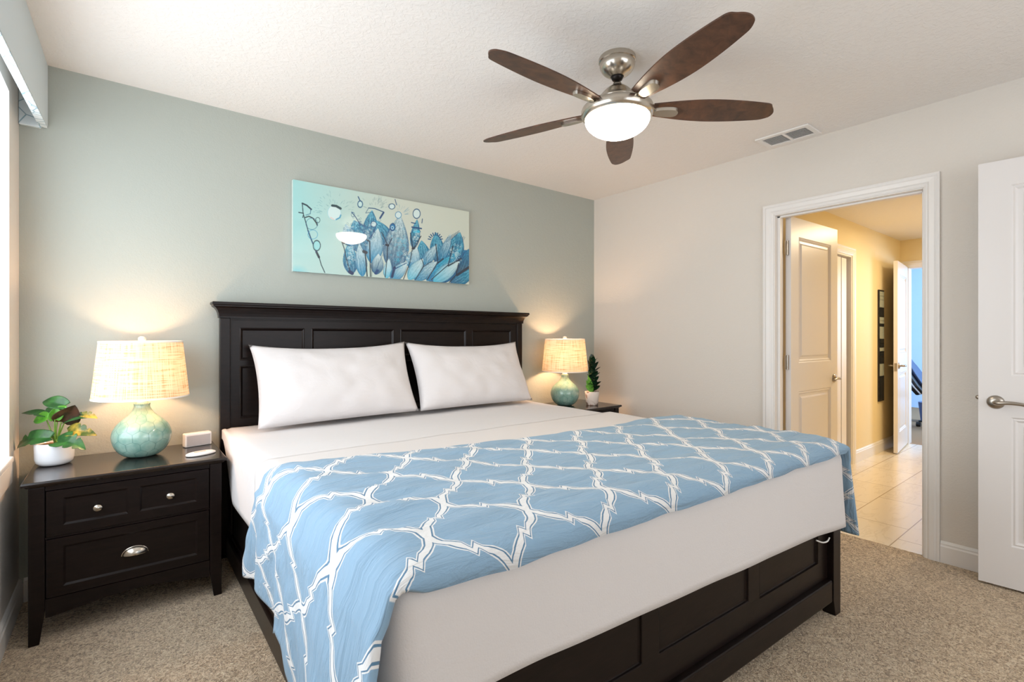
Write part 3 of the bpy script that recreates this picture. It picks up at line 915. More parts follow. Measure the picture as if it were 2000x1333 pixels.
# ---- pillows
def pillow(name, xc, wdt, label, dz=0.0, tilt=0.0, seed=0):
    b = new(); N, Mh = 44, 26
    lean = math.atan2(0.215, 0.445); L = 0.485
    base = Vector((xc, -0.345, 0.742)); up = Vector((0, math.sin(lean), math.cos(lean))); ri = Vector((1, 0, 0)); no = Vector((0, -math.cos(lean), math.sin(lean)))
    g = {}
    for side in (1, -1):
        for i in range(N + 1):
            for j in range(Mh + 1):
                a = -1 + 2 * i / N; c = -1 + 2 * j / Mh
                edge = i in (0, N) or j in (0, Mh)
                if edge and side == -1: continue
                # corners poke out, edges pull in
                px = a * wdt / 2 * (1 - 0.045 * (1 - c * c) + 0.012 * max(0, c) ** 6); pz = c * L / 2 * (1 - 0.150 * (1 - abs(a) ** 2.4) if c > 0 else 1 - 0.02 * (1 - a * a))
                th = 0.094 * (max(0, 1 - abs(a) ** 3.2) ** 0.55) * (max(0, 1 - abs(c) ** 2.6) ** 0.6)
                th *= 1 - 0.12 * c
                ca_ = math.atan2(c - (0.9 if c > 0 else -0.9), a - (0.95 if a > 0 else -0.95)); rr_ = math.hypot(a - (1 if a > 0 else -1), c - (1 if c > 0 else -1))
                wr = nz3(a * 2.2 + seed, c * 1.5, side, 2.0) * 0.010 + math.sin(ca_ * 15 + seed) * 0.0045 * math.exp(-(rr_ / 0.45) ** 2)
                th = th * (1.0 if side == 1 else 0.75) + (wr if not edge else 0) * min(1, th * 20)
                p = base + ri * px + up * (pz + L / 2) + no * (th * side)
                if tilt: p.z += tilt * px
                g[(side, i, j)] = b.verts.new(p)
    def gv(s, i, j): return g[(1, i, j)] if (i in (0, N) or j in (0, Mh)) else g[(s, i, j)]
    for s in (1, -1):
        for i in range(N):
            for j in range(Mh):
                b.faces.new((gv(s, i, j), gv(s, i + 1, j), gv(s, i + 1, j + 1), gv(s, i, j + 1)))
    o = obj(name, b, M['pillow'], smooth=True)
    return tag(o, label, 'pillow', 'pillows against the headboard')


pillow('pillow', 1.388, 0.925, 'plump white pillow leaning on the headboard, nearest the window and potted vine', tilt=0.012)
pillow('pillow', 2.332, 0.935, 'plump white pillow leaning on the headboard, farther from the window beside the smaller lamp', tilt=-0.004, seed=5)


# ---------------------------------------------------------------- nightstands
def nightstand():
    X0, X1, Y0, Y1 = 0.060, 0.764, -0.505, -0.030
    r = thing('nightstand', 'dark espresso two-drawer nightstand by the window, all in view beside the bed', 'nightstand', ((X0 + X1) / 2, -0.26, 0), 'nightstands either side of the bed')
    b = new()
    prof = [(0.0, 0.622), (0.004, 0.622), (0.010, 0.630), (0.018, 0.632), (0.020, 0.640), (0.016, 0.647), (0.0, 0.647)]
    rings = [[b.verts.new(p) for p in ((X0 + 0.02 - d, Y0 + 0.02 - d, z), (X1 - 0.02 + d, Y0 + 0.02 - d, z), (X1 - 0.02 + d, Y1, z), (X0 + 0.02 - d, Y1, z))] for d, z in prof]
    for a, c in zip(rings[:-1], rings[1:]):
        for i in range(4): b.faces.new((a[i], a[(i + 1) % 4], c[(i + 1) % 4], c[i]))
    b.faces.new(rings[0]); b.faces.new(rings[-1])
    obj('top', b, M['woodtop'], r, bevel=0.0015)
    bx0, bx1 = 0.082, 0.742
    # carcass (sides, back, bottom) behind the drawers
    b = new(); box(b, bx0 + 0.012, bx1 - 0.012, -0.455, Y1 - 0.004, 0.125, 0.6215)
    obj('body', b, M['wood'], r)
    for x0, x1, ix in ((bx0, bx0 + 0.048, 1), (bx1 - 0.048, bx1, -1)):
        obj('leg', leg_taper(x0, x1, -0.490, -0.4555, 0.6215, ix, 1, 0.13, 0.016), M['wood'], r, bevel=0.002)
        bb = leg_taper(x0, x1, Y1 - 0.04, Y1 - 0.003, 0.124, ix, -1, 0.11, 0.016)
        obj('leg', bb, M['wood'], r, bevel=0.002)
    # face frame rails + arched apron
    b = new(); dx0, dx1 = bx0 + 0.049, bx1 - 0.049
    box(b, dx0, dx1, -0.484, -0.456, 0.604, 0.6215); box(b, dx0, dx1, -0.484, -0.456, 0.410, 0.418)
    obj('frame_rail', b, M['wood'], r)
    b = new(); n = 24; lo = []; hi = []
    for i in range(n + 1):
        u = i / n; x = dx0 + (dx1 - dx0) * u; z = 0.098 + 0.030 * math.sin(math.pi * u) ** 1.5
        for lst, zz in ((lo, z), (hi, 0.172)): lst.append((b.verts.new((x, -0.486, zz)), b.verts.new((x, -0.4565, zz))))
    for i in range(n):
        b.faces.new((lo[i][0], lo[i + 1][0], hi[i + 1][0], hi[i][0])); b.faces.new((lo[i][1], hi[i][1], hi[i + 1][1], lo[i + 1][1]))
        b.faces.new((lo[i][0], lo[i][1], lo[i + 1][1], lo[i + 1][0])); b.faces.new((hi[i][0], hi[i + 1][0], hi[i + 1][1], hi[i][1]))
    b.faces.new((lo[0][0], hi[0][0], hi[0][1], lo[0][1])); b.faces.new((lo[n][0], lo[n][1], hi[n][1], hi[n][0]))
    obj('apron', b, M['wood'], r)
    pr = [(0, 0), (0.003, -0.002), (0.008, -0.006), (0.012, -0.006)]
    W = dx1 - dx0 - 0.006
    for z0, z1, pans, kn in ((0.420, 0.601, [(0.050, 0.258, 0.038, 0.148), (0.298, W - 0.048, 0.038, 0.148)], 'k'), (0.176, 0.407, [(0.050, W - 0.045, 0.036, 0.198)], 'c')):
        b = new(); T = lambda u, v, n: (dx0 + 0.003 + u, -0.488 - n, z0 + v)
        slab(b, T, W, z1 - z0, 0.030, pans, (), prof=pr)
        d = obj('drawer', b, M['wood'], r, bevel=0.0012)
        if kn == 'k':
            for kx, kz in ((0.292, 0.508), (0.541, 0.508)):
                b = new(); seg = 24; rings = []
                for rr, n in ((0.006, 0.002), (0.006, 0.010), (0.013, 0.014), (0.0155, 0.020), (0.012, 0.026), (0.0001, 0.028)):
                    rings.append([b.verts.new((kx + rr * 1.12 * math.cos(2 * math.pi * i / seg), -0.482 - n, kz + rr * math.sin(2 * math.pi * i / seg))) for i in range(seg)])
                for a, c in zip(rings[:-1], rings[1:]):
                    for i in range(seg): b.faces.new((a[i], a[(i + 1) % seg], c[(i + 1) % seg], c[i]))
                b.faces.new(rings[0]); b.faces.new(rings[-1])
                obj('knob', b, M['nickel'], d, smooth=True)
        else:
            # cup pull: quarter of an ellipsoid, open below, with a flange
            b = new(); cx, cz = 0.416, 0.286; A_, B_, D_ = 0.045, 0.026, 0.024; nu, nv = 24, 8; g = []
            for i in range(nu + 1):
                th = math.pi * i / nu; row = []
                for j in range(nv + 1):
                    ph = math.pi / 2 * j / nv
                    row.append(b.verts.new((cx - A_ * math.cos(th) * math.cos(ph * 0.98), -0.4815 - 0.001 - D_ * math.sin(ph), cz - 0.008 + B_ * 1.25 * math.sin(th) * math.cos(ph * 0.98))))
                g.append(row)
            for i in range(nu):
                for j in range(nv): b.faces.new((g[i][j], g[i + 1][j], g[i + 1][j + 1], g[i][j + 1]))
            bmesh.ops.remove_doubles(b, verts=b.verts, dist=1e-5)
            o = obj('cup_pull', b, M['nickel'], d, smooth=True)
            s = o.modifiers.new('s', 'SOLIDIFY'); s.thickness = 0.0018; s.offset = -1
            b = new(); seg = 32
            outer = [b.verts.new((cx - A_ * 1.08 * math.cos(math.pi * i / seg), -0.483, cz - 0.009 + B_ * 1.36 * math.sin(math.pi * i / seg))) for i in range(seg + 1)]
            inner = [b.verts.new((cx - A_ * 0.97 * math.cos(math.pi * i / seg), -0.4845, cz - 0.009 + B_ * 1.18 * math.sin(math.pi * i / seg))) for i in range(seg + 1)]
            for i in range(seg): b.faces.new((outer[i], outer[i + 1], inner[i + 1], inner[i]))
            oo = obj('pull_flange', b, M['nickel'], d, smooth=True)
            s = oo.modifiers.new('s', 'SOLIDIFY'); s.thickness = 0.0015
    return r


ns1 = nightstand()
ns2 = dup(ns1); ns2.location.x += 2.882
ns2['label'] = 'dark espresso nightstand between bed and beige wall, mostly hidden by the bed'


# ---------------------------------------------------------------- table lamps
def table_lamp(cx, cy, label, power, seed=0):
    z0 = 0.648
    r = thing('table_lamp', label, 'lamp', (cx, cy, z0), 'sea green glass table lamps')
    prof = [(0.0, 0.0), (0.052, 0.0), (0.075, 0.010), (0.098, 0.034), (0.113, 0.065), (0.119, 0.098), (0.113, 0.128), (0.097, 0.156), (0.074, 0.180), (0.051, 0.201), (0.037, 0.222), (0.032, 0.238), (0.034, 0.252), (0.030, 0.252), (0.0, 0.250)]
    b = new(); pp = [(p.x, p.y) for p in spline([(a, c, 0) for a, c in prof[1:-2]], 4)]
    full = [(0, 0)] + pp + prof[-2:]; lathe(b, full, cx, cy, z0, 66)
    uvl = b.loops.layers.uv.new('UVMap'); arc = [0.0]
    for (ra, za), (rb, zb_) in zip(full[:-1], full[1:]): arc.append(arc[-1] + math.hypot(ra - rb, za - zb_))
    b.faces.ensure_lookup_table(); b.verts.ensure_lookup_table()
    for f in b.faces:
        an = []
        for lp in f.loops:
            x_, y_ = lp.vert.co.x - cx, lp.vert.co.y - cy; an.append(math.atan2(y_, x_) if math.hypot(x_, y_) > 1e-4 else None)
        ref = next(a for a in an if a is not None)
        for lp, a in zip(f.loops, an):
            a = ref if a is None else a
            while a - ref > math.pi: a -= 2 * math.pi
            while a - ref < -math.pi: a += 2 * math.pi
            r_, z_ = math.hypot(lp.vert.co.x - cx, lp.vert.co.y - cy), lp.vert.co.z - z0
            k = min(range(len(full)), key=lambda q_: abs(full[q_][0] - r_) + abs(full[q_][1] - z_))
            lp[uvl].uv = (a / (2 * math.pi) * 12, arc[k] / 0.098)
    g = obj('lamp_base', b, M['glass1'], r, smooth=True)
    b = new(); lathe(b, [(0.0, 0.2505), (0.024, 0.2505), (0.022, 0.262), (0.016, 0.268), (0.010, 0.272), (0.010, 0.300), (0.014, 0.302), (0.014, 0.345), (0.0, 0.345)], cx, cy, z0, 24)
    obj('socket', b, M['finial'], r, smooth=True)
    # shade: truncated cone, cloth, open at both ends
    b = new(); uvl = b.loops.layers.uv.new('UVMap'); seg = 96; rows = []
    r0, r1, zb, zt = 0.190, 0.163, 0.283, 0.546
    for k in range(9):
        u = k / 8; rr = r0 + (r1 - r0) * u + 0.001
        rows.append([b.verts.new((cx + rr * math.cos(2 * math.pi * i / seg), cy + rr * math.sin(2 * math.pi * i / seg), z0 + zb + (zt - zb) * u)) for i in range(seg)])
    for k in range(8):
        for i in range(seg):
            j = (i + 1) % seg; f = b.faces.new((rows[k][i], rows[k][j], rows[k + 1][j], rows[k + 1][i]))
            for lp, (uu, vv) in zip(f.loops, ((i, k), (i + 1, k), (i + 1, k + 1), (i, k + 1))): lp[uvl].uv = (uu / seg, vv / 8 * 0.25)
    sh = obj('lamp_shade', b, M['shade'], r, smooth=True)
    for rr, zz in ((r0, zb), (r1, zt)):
        b = new(); ring = [(cx + (rr + 0.001) * math.cos(2 * math.pi * i / 64), cy + (rr + 0.001) * math.sin(2 * math.pi * i / 64)) for i in range(64)]
        lathe(b, [(rr - 0.0005, zz - 0.003), (rr + 0.003, zz - 0.003), (rr + 0.003, zz + 0.004), (rr - 0.0005, zz + 0.004), (rr - 0.0005, zz - 0.003)], cx, cy, z0, 64)
        obj('shade_trim', b, M['finial'], sh)
    # harp spider + finial
    b = new()
    for k in range(3):
        a = 2 * math.pi * k / 3 + 0.4
        tube(b, [(cx, cy, z0 + 0.536), (cx + 0.162 * math.cos(a), cy + 0.162 * math.sin(a), z0 + 0.541)], 0.0018, 8)
    for s in (1, -1):
        tube(b, spline([(cx + s * 0.012, cy, z0 + 0.30), (cx + s * 0.055, cy, z0 + 0.40), (cx + s * 0.040, cy, z0 + 0.50), (cx, cy, z0 + 0.536)], 6), 0.0018, 8)
    obj('harp', b, M['satin'], r, smooth=True)
    b = new(); lathe(b, [(0.0, 0.536), (0.006, 0.536), (0.006, 0.548), (0.012, 0.550), (0.0165, 0.558), (0.0155, 0.566), (0.008, 0.572), (0.0, 0.573)], cx, cy, z0, 24)
    obj('finial', b, M['finial'], r, smooth=True)
    m = mat('warm_bulb', (1, .9, .7, 1)); bb = m.node_tree.nodes['Principled BSDF']; bb.inputs['Emission Color'].default_value = (1, .8, .5, 1); bb.inputs['Emission Strength'].default_value = 8
    l = point('lamp_bulb_light', (0, 0, 0.41), power, LAMP_COL, 0.035); l.parent = r
    return r


table_lamp(0.447, -0.212, 'larger looking sea green honeycomb glass lamp with linen shade on nightstand by the window', 9.5)
table_lamp(3.262, -0.220, 'smaller looking sea green glass lamp with linen shade on far nightstand beside dark plant', 12.0, 3)


# ---------------------------------------------------------------- plants
def leaf_bm(base, tip, up, width, bend=0.0, notches=(), fold=0.15, heart=0.25, n=26, m=8, out=None):
    """leaf blade from base to tip; up = rough normal; notches: (t, side, depth)"""
    base, tip, up = Vector(base), Vector(tip), Vector(up).normalized()
    d = tip - base; L = d.length; d.normalize(); s = d.cross(up).normalized(); nrm = s.cross(d).normalized()
    b = new(); G = []
    for i in range(n + 1):
        t_ = i / n
        wdt = width * (math.sin(math.pi * min(1, (t_ * 0.93 + 0.07)) ** 0.75)) ** 0.8
        if i == n: wdt = 0.0005
        row = []
        for j in range(-m, m + 1):
            a = j / m; ww = wdt
            for nt, sd, dp in notches:
                if sd * a > 0: ww = ww * (1 - dp * math.exp(-((t_ - nt) / 0.035) ** 2))
            back = -heart * L * 0.5 * abs(a) * (1 - t_) ** 3
            p = base + d * (t_ * L + back) + s * (a * ww / 2) + nrm * (bend * L * math.sin(math.pi * t_) - fold * ww * abs(a) ** 1.3 * -1 - bend * L * 0.8 * t_ * t_)
            row.append(b.verts.new(p))
        G.append(row)
    for i in range(n):
        for j in range(2 * m): b.faces.new((G[i][j], G[i][j + 1], G[i + 1][j + 1], G[i + 1][j]))
    return b


def leaf(parent, mname, *a, **k):
    o = obj('leaf', leaf_bm(*a, **k), M[mname], parent, smooth=True)
    s = o.modifiers.new('s', 'SOLIDIFY'); s.thickness = 0.0009
    return o


PC = Vector((0.134, -0.168, 0.648))
pl = thing('potted_plant', 'split-leaf green plant in round white glazed pot on the near nightstand', 'plant', PC)
b = new()
pr = [(0.0, 0.0), (0.044, 0.0), (0.056, 0.004), (0.064, 0.014), (0.0675, 0.030), (0.069, 0.096), (0.0685, 0.099), (0.066, 0.0995), (0.0645, 0.097), (0.064, 0.084), (0.0, 0.083)]
lathe(b, pr, PC.x, PC.y, PC.z, 64)
obj('pot', b, M['pot'], pl, smooth=True)
b = new(); lathe(b, [(0.0, 0.090), (0.03, 0.091), (0.0635, 0.088), (0.0638, 0.0845)], PC.x, PC.y, PC.z, 40)
for v in b.verts: v.co.z += 0.004 * nz3(v.co.x, v.co.y, 0, 60)
obj('soil', b, M['soil'], pl, smooth=True)
q = lambda x, y, z: PC + Vector((x, y, z))
LV = [  # material, base, tip, up, width, kwargs
    ('leaf', (-0.034, 0.020, 0.218), (-0.118, 0.085, 0.232), (0.25, -0.6, 0.8), 0.040, dict(bend=0.06, notches=((0.35, -1, 0.5),))),
    ('leaflit', (-0.022, -0.004, 0.212), (-0.074, 0.040, 0.196), (0.35, -0.9, 0.5), 0.046, dict(bend=0.04)),
    ('leaf', (-0.012, -0.020, 0.122), (-0.140, 0.060, 0.086), (-0.2, -0.75, 0.7), 0.062, dict(bend=0.16, notches=((0.55, 1, 0.6), (0.75, 1, 0.5), (0.4, -1, 0.3)))),
    ('leaf', (0.038, -0.030, 0.262), (-0.044, 0.020, 0.284), (0.1, -0.85, 0.5), 0.052, dict(bend=0.10)),
    ('leaflit', (0.004, -0.044, 0.204), (0.006, -0.044, 0.258), (0.3, -1.0, 0.2), 0.042, dict(bend=0.05)),
    ('leaflit', (0.014, -0.030, 0.238), (0.044, -0.044, 0.262), (0.3, -1.0, 0.4), 0.028, dict()),
    ('leafdark', (0.024, -0.022, 0.190), (0.072, -0.055, 0.262), (0.45, -0.9, 0.2), 0.082, dict(bend=0.05, heart=0.1)),
    ('leaf', (0.036, -0.004, 0.188), (0.118, -0.058, 0.212), (0.1, -0.7, 0.75), 0.052, dict(bend=0.14, notches=((0.6, -1, 0.6), (0.8, -1, 0.5), (0.75, 1, 0.3)))),
    ('leafyellow', (0.096, -0.060, 0.218), (0.150, -0.092, 0.204), (0.2, -0.8, 0.6), 0.030, dict(bend=0.1, notches=((0.3, -1, 0.6), (0.6, -1, 0.6)))),
    ('leafyellow', (0.048, -0.036, 0.142), (0.142, -0.108, 0.136), (0.1, -0.85, 0.55), 0.056, dict(bend=0.18, notches=((0.5, -1, 0.4), (0.7, -1, 0.5)))),
    ('leaf', (0.014, -0.070, 0.108), (0.108, -0.150, 0.086), (0.05, -0.75, 0.7), 0.074, dict(bend=0.16, notches=((0.45, -1, 0.45), (0.62, -1, 0.6), (0.5, 1, 0.4), (0.7, 1, 0.6), (0.85, 1, 0.5)))),
    ('leaf', (0.0, 0.020, 0.225), (-0.03, 0.050, 0.250), (0.3, -0.9, 0.4), 0.034, dict(bend=0.05)),
]
for mn, ba, ti, up, wd, kw in LV: leaf(pl, mn, q(*ba), q(*ti), up, wd * 1.25, **kw)
root = q(0.003, 0.0, 0.088)
for ti, md in (((-0.034, 0.020, 0.218), (-0.016, 0.006, 0.16)), ((-0.012, -0.020, 0.124), (-0.004, -0.006, 0.115)), ((0.020, -0.010, 0.262), (0.006, 0.0, 0.17)), ((0.004, -0.044, 0.206), (0.002, -0.02, 0.15)),
               ((0.024, -0.022, 0.192), (0.016, -0.008, 0.15)), ((0.036, -0.004, 0.190), (0.022, 0.0, 0.15)), ((0.048, -0.036, 0.144), (0.022, -0.015, 0.120)), ((0.014, -0.070, 0.110), (0.008, -0.034, 0.112))):
    b = new(); tube(b, spline([root, q(*md), q(*ti)], 6), [0.0038, 0.0020], 8)
    obj('stem', b, M['stem'], pl, smooth=True)

# dark plant on the far nightstand
QC = Vector((3.447, -0.352, 0.648))
p2 = thing('potted_plant', 'tall dark glossy-leaved plant in small marbled white pot on the far nightstand', 'plant', QC)
b = new(); lathe(b, [(0.0, 0.0), (0.046, 0.0), (0.049, 0.003), (0.059, 0.108), (0.059, 0.112), (0.055, 0.112), (0.054, 0.10), (0.0, 0.098)], QC.x, QC.y, QC.z, 48)
obj('pot', b, M['marble'], p2, smooth=True)
b = new(); lathe(b, [(0.0, 0.106), (0.045, 0.105), (0.0545, 0.100)], QC.x, QC.y, QC.z, 32); obj('soil', b, M['darksoil'], p2, smooth=True)
rnd = random.Random(11)
ax = Vector((0.786, -0.618, 0))       # sideways
fw = Vector((-0.70, -0.70, 0))
b = new(); tube(b, spline([QC + Vector((0, 0, 0.10)), QC + Vector((0.004, 0, 0.25)), QC + Vector((-0.006, 0.004, 0.40))], 6), [0.005, 0.002], 8); obj('stem', b, M['stem'], p2, smooth=True)
for k in range(30):
    u = k / 29; z = 0.125 + 0.235 * u
    ang = k * 2.4 + rnd.uniform(-0.3, 0.3)
    dirv = Vector((math.cos(ang), math.sin(ang), 0))
    spread = 0.078 * (1 - 0.45 * u)
    ba = QC + Vector((0, 0, z - 0.012)) + dirv * 0.006
    ti = QC + Vector((0, 0, z + 0.032 + 0.03 * u)) + dirv * (spread + rnd.uniform(-0.006, 0.012))
    lv = Vector((3.262, -0.220, 0)); dd_ = Vector((ti.x - lv.x, ti.y - lv.y, 0))
    if dd_.length < 0.212: ti = ti + dd_.normalized() * (0.212 - dd_.length) * 1.1
    leaf(p2, 'leafblack', ba, ti, dirv * 0.5 + Vector((0, 0, 1)) * -0.3 + fw * 0.3, 0.066 * (1 - 0.25 * u), bend=-0.12, n=12, m=4)
leaf(p2, 'leafblack', QC + Vector((0, 0, 0.33)), QC + Vector((-0.006, 0.004, 0.425)), fw, 0.05, n=14, m=4)
for sx in ((-0.05, 0.21), (-0.035, 0.245), (-0.055, 0.165)):
    leaf(p2, 'leaflit', QC + Vector((0, 0, 0.12)) + fw * 0.02, QC + ax * sx[0] + fw * 0.035 + Vector((0, 0, sx[1])), fw, 0.040, n=12, m=4)

# ---------------------------------------------------------------- small things on the near nightstand
c_, s_ = math.cos(R(12)), math.sin(R(12))
SPK = Matrix.Translation((0.682, -0.125, 0.648)) @ Matrix.Rotation(R(12), 4, 'Z')
sp = thing('speaker', 'small white box speaker with grey cloth front near the headboard', 'speaker', (0.682, -0.125, 0.648))
o = obj('case', bx(-0.062, 0.062, -0.018, 0.026, 0.0, 0.069, mtx=SPK), M['plastic'], sp, bevel=0.006, seg=3)
o = obj('grille', bx(-0.054, 0.054, -0.0205, -0.0185, 0.006, 0.058, mtx=SPK), M['grille'], sp, bevel=0.001)
# remote control: rounded lozenge with a key strip
RM = Matrix.Translation((0.672, -0.362, 0.648)) @ Matrix.Rotation(R(20), 4, 'Z')
rm = thing('remote_control', 'white oval remote control lying in front of the small speaker', 'remote control', (0.672, -0.362, 0.648))
b = new(); seg = 48; rings = []
for sc_, z in ((0.90, 0.0), (0.98, 0.002), (1.0, 0.005), (0.97, 0.009), (0.86, 0.012), (0.5, 0.0135)):
    ring = []
    for i in range(seg):
        a = 2 * math.pi * i / seg; ca, sa = math.cos(a), math.sin(a)
        ring.append(b.verts.new(RM @ Vector((math.copysign(abs(ca) ** 0.8, ca) * 0.066 * (sc_ if sc_ > 0.6 else 0.8), math.copysign(abs(sa) ** 0.9, sa) * 0.036 * sc_, z))))
    rings.append(ring)
for a, c in zip(rings[:-1], rings[1:]):
    for i in range(seg): b.faces.new((a[i], a[(i + 1) % seg], c[(i + 1) % seg], c[i]))
b.faces.new(rings[0]); b.faces.new(rings[-1]); obj('body', b, M['plastic'], rm, smooth=True)
o = obj('button_strip', bx(-0.030, 0.022, -0.004, 0.006, 0.0130, 0.0146, mtx=RM), mat('taupe_buttons', srgb(190, 160, 140), 0.5), rm, bevel=0.0006)

# ---------------------------------------------------------------- ceiling fan
fan = thing('ceiling_fan', 'five-blade ceiling fan with walnut blades, brushed nickel body and lit glass bowl', 'ceiling fan', (FAN[0], FAN[1], H))
fx, fy = FAN
def L(name, prof, m, parent=fan, seg=64):
    b = new(); lathe(b, prof, fx, fy, 0, seg); return obj(name, b, M[m], parent, smooth=True)
sm = [(0.0, 2.4955), (0.080, 2.4955), (0.083, 2.490), (0.083, 2.474), (0.079, 2.471), (0.079, 2.468)] + [(0.080 * math.cos(a) ** 0.9 + 0.0, 2.466 - 0.060 * math.sin(a)) for a in [i * 0.15 for i in range(0, 8)]] + [(0.030, 2.407), (0.026, 2.411)]
cn = L('canopy', sm, 'nickel')
cn.modifiers.new('e', 'EDGE_SPLIT').split_angle = R(35)
L('ball_joint', [(0.026, 2.414), (0.028, 2.404), (0.022, 2.392), (0.014, 2.388), (0.0, 2.387)], 'darkmetal')
L('downrod', [(0.0, 2.390), (0.0125, 2.390), (0.0125, 2.377), (0.019, 2.377), (0.019, 2.362), (0.0, 2.362)], 'satin')
mh = L('motor_housing', [(0.0, 2.364), (0.030, 2.364), (0.036, 2.360), (0.052, 2.348), (0.066, 2.334), (0.080, 2.318), (0.096, 2.302), (0.110, 2.292), (0.121, 2.286), (0.124, 2.281), (0.118, 2.278), (0.112, 2.268), (0.0, 2.268)], 'nickel')
rg = L('light_ring', [(0.110, 2.2675), (0.150, 2.266), (0.160, 2.260), (0.1635, 2.250), (0.1625, 2.232), (0.155, 2.220), (0.147, 2.215), (0.140, 2.2155), (0.110, 2.2185)], 'nickel')
bw = L('glass_bowl', [(0.146, 2.2145)] + [(0.146 * math.cos(i * math.pi / 24) ** 1.25, 2.213 - 0.087 * math.sin(i * math.pi / 24)) for i in range(0, 12)] + [(0.0, 2.126)], 'bowl')


def blade_bm(ang, r0=0.160, r1=0.730):
    b = new(); n = 64; m_ = 12; th = 0.006; G = []
    ca, sa = math.cos(R(ang)), math.sin(R(ang)); pit = R(-12)
    for i in range(n + 1):
        u = i / n; rr = r0 + (r1 - r0) * u
        # width: narrow root, widest at 45 %, broad blunt rounded tip
        w_ = (0.080 + 0.068 * math.sin(math.pi / 2 * min(1, u / 0.5))) if u < 0.5 else (0.148 - 0.052 * ((u - 0.5) / 0.5) ** 1.8)
        tip = max(0, (u - 0.90) / 0.10); w_ *= (1 - 0.30 * tip ** 2)
        row = []
        for j in range(m_ + 1):
            v = (-0.5 + j / m_)
            rx = rr - 0.025 * tip ** 2 * ((v - 0.16) / 0.66) ** 2       # slanted tip
            y = v * w_; z = 2.2600 + y * math.sin(pit); yy = y * math.cos(pit)
            row.append([b.verts.new((fx + rx * ca - yy * sa, fy + rx * sa + yy * ca, z + s * th / 2)) for s in (1, -1)])
        G.append(row)
    for i in range(n):
        for j in range(m_):
            for s, o_ in ((0, 1), (1, -1)):
                q_ = (G[i][j][s], G[i + 1][j][s], G[i + 1][j + 1][s], G[i][j + 1][s]); b.faces.new(q_)
        for j in (0, m_): b.faces.new((G[i][j][0], G[i][j][1], G[i + 1][j][1], G[i + 1][j][0]))
    for i in (0, n):
        for j in range(m_): b.faces.new((G[i][j][0], G[i][j + 1][0], G[i][j + 1][1], G[i][j][1]))
    return b


for ang in (181, 254.5, 324, 110, 38):
    bl = obj('blade', blade_bm(ang), M['blade'], fan)
    # paddle-shaped iron under the blade and its arm to the hub
    b = new(); ca, sa = math.cos(R(ang)), math.sin(R(ang)); pit = R(-12)
    ring_t = []; ring_b = []; seg = 28
    for i in range(seg):
        a = 2 * math.pi * i / seg; e = 0.55
        lx = 0.222 + math.copysign(abs(math.cos(a)) ** 0.75, math.cos(a)) * 0.060; ly = math.copysign(abs(math.sin(a)) ** 0.8, math.sin(a)) * (0.026 + 0.005 * math.cos(a))
        for lst, dz in ((ring_t, -0.0035), (ring_b, -0.017)):
            sc2 = 1.0 if dz > -0.01 else 0.96
            lxx = 0.222 + (lx - 0.222) * sc2; lyy = ly * sc2
            lst.append(b.verts.new((fx + lxx * ca - lyy * math.cos(pit) * sa, fy + lxx * sa + lyy * math.cos(pit) * ca, 2.26 + lyy * math.sin(pit) + dz)))
    for i in range(seg): b.faces.new((ring_t[i], ring_t[(i + 1) % seg], ring_b[(i + 1) % seg], ring_b[i]))
    b.faces.new(ring_t); b.faces.new(ring_b)
    tube(b, spline([(fx + 0.105 * ca, fy + 0.105 * sa, 2.275), (fx + 0.140 * ca, fy + 0.140 * sa, 2.272), (fx + 0.180 * ca, fy + 0.180 * sa, 2.253)], 5), [0.014, 0.017], 12, flat=0.5)
    obj('blade_iron', b, M['nickel'], fan, smooth=True).modifiers.new('e', 'EDGE_SPLIT').split_angle = R(40)

# ---------------------------------------------------------------- ceiling vent
vt = thing('ceiling_vent', 'white two-section louvred air vent in the ceiling above the doorway', 'vent', (3.70, -1.79, H))
b = new()
vx0, vx1, vy0, vy1 = 3.592, 3.800, -1.950, -1.632
zt, zb = H - 0.0005, H - 0.011
ix0, ix1, iy0, iy1 = vx0 + 0.032, vx1 - 0.032, vy0 + 0.030, vy1 - 0.030
for a in ((vx0, ix0, vy0, vy1), (ix1, vx1, vy0, vy1), (ix0, ix1, vy0, iy0), (ix0, ix1, iy1, vy1), (ix0, ix1, (vy0 + vy1) / 2 - 0.008, (vy0 + vy1) / 2 + 0.008)):
    box(b, *a, zb, zt)
obj('frame', b, M['white'], vt, bevel=0.003)
obj('backing', bx(ix0, ix1, iy0, iy1, zt - 0.002, zt - 0.0005), M['ventgap'], vt)
for y0, y1 in ((iy0 + 0.001, (vy0 + vy1) / 2 - 0.009), ((vy0 + vy1) / 2 + 0.009, iy1 - 0.001)):
    b = new()
    for k in range(9):
        x = ix0 + 0.009 + k * (ix1 - ix0 - 0.018) / 8
        mt = Matrix.Translation((x, 0, zt - 0.0065)) @ Matrix.Rotation(R(-40), 4, 'Y')
        box(b, -0.0045, 0.0045, y0, y1, -0.0006, 0.0006, mtx=mt)
    obj('louvres', b, M['white'], vt)

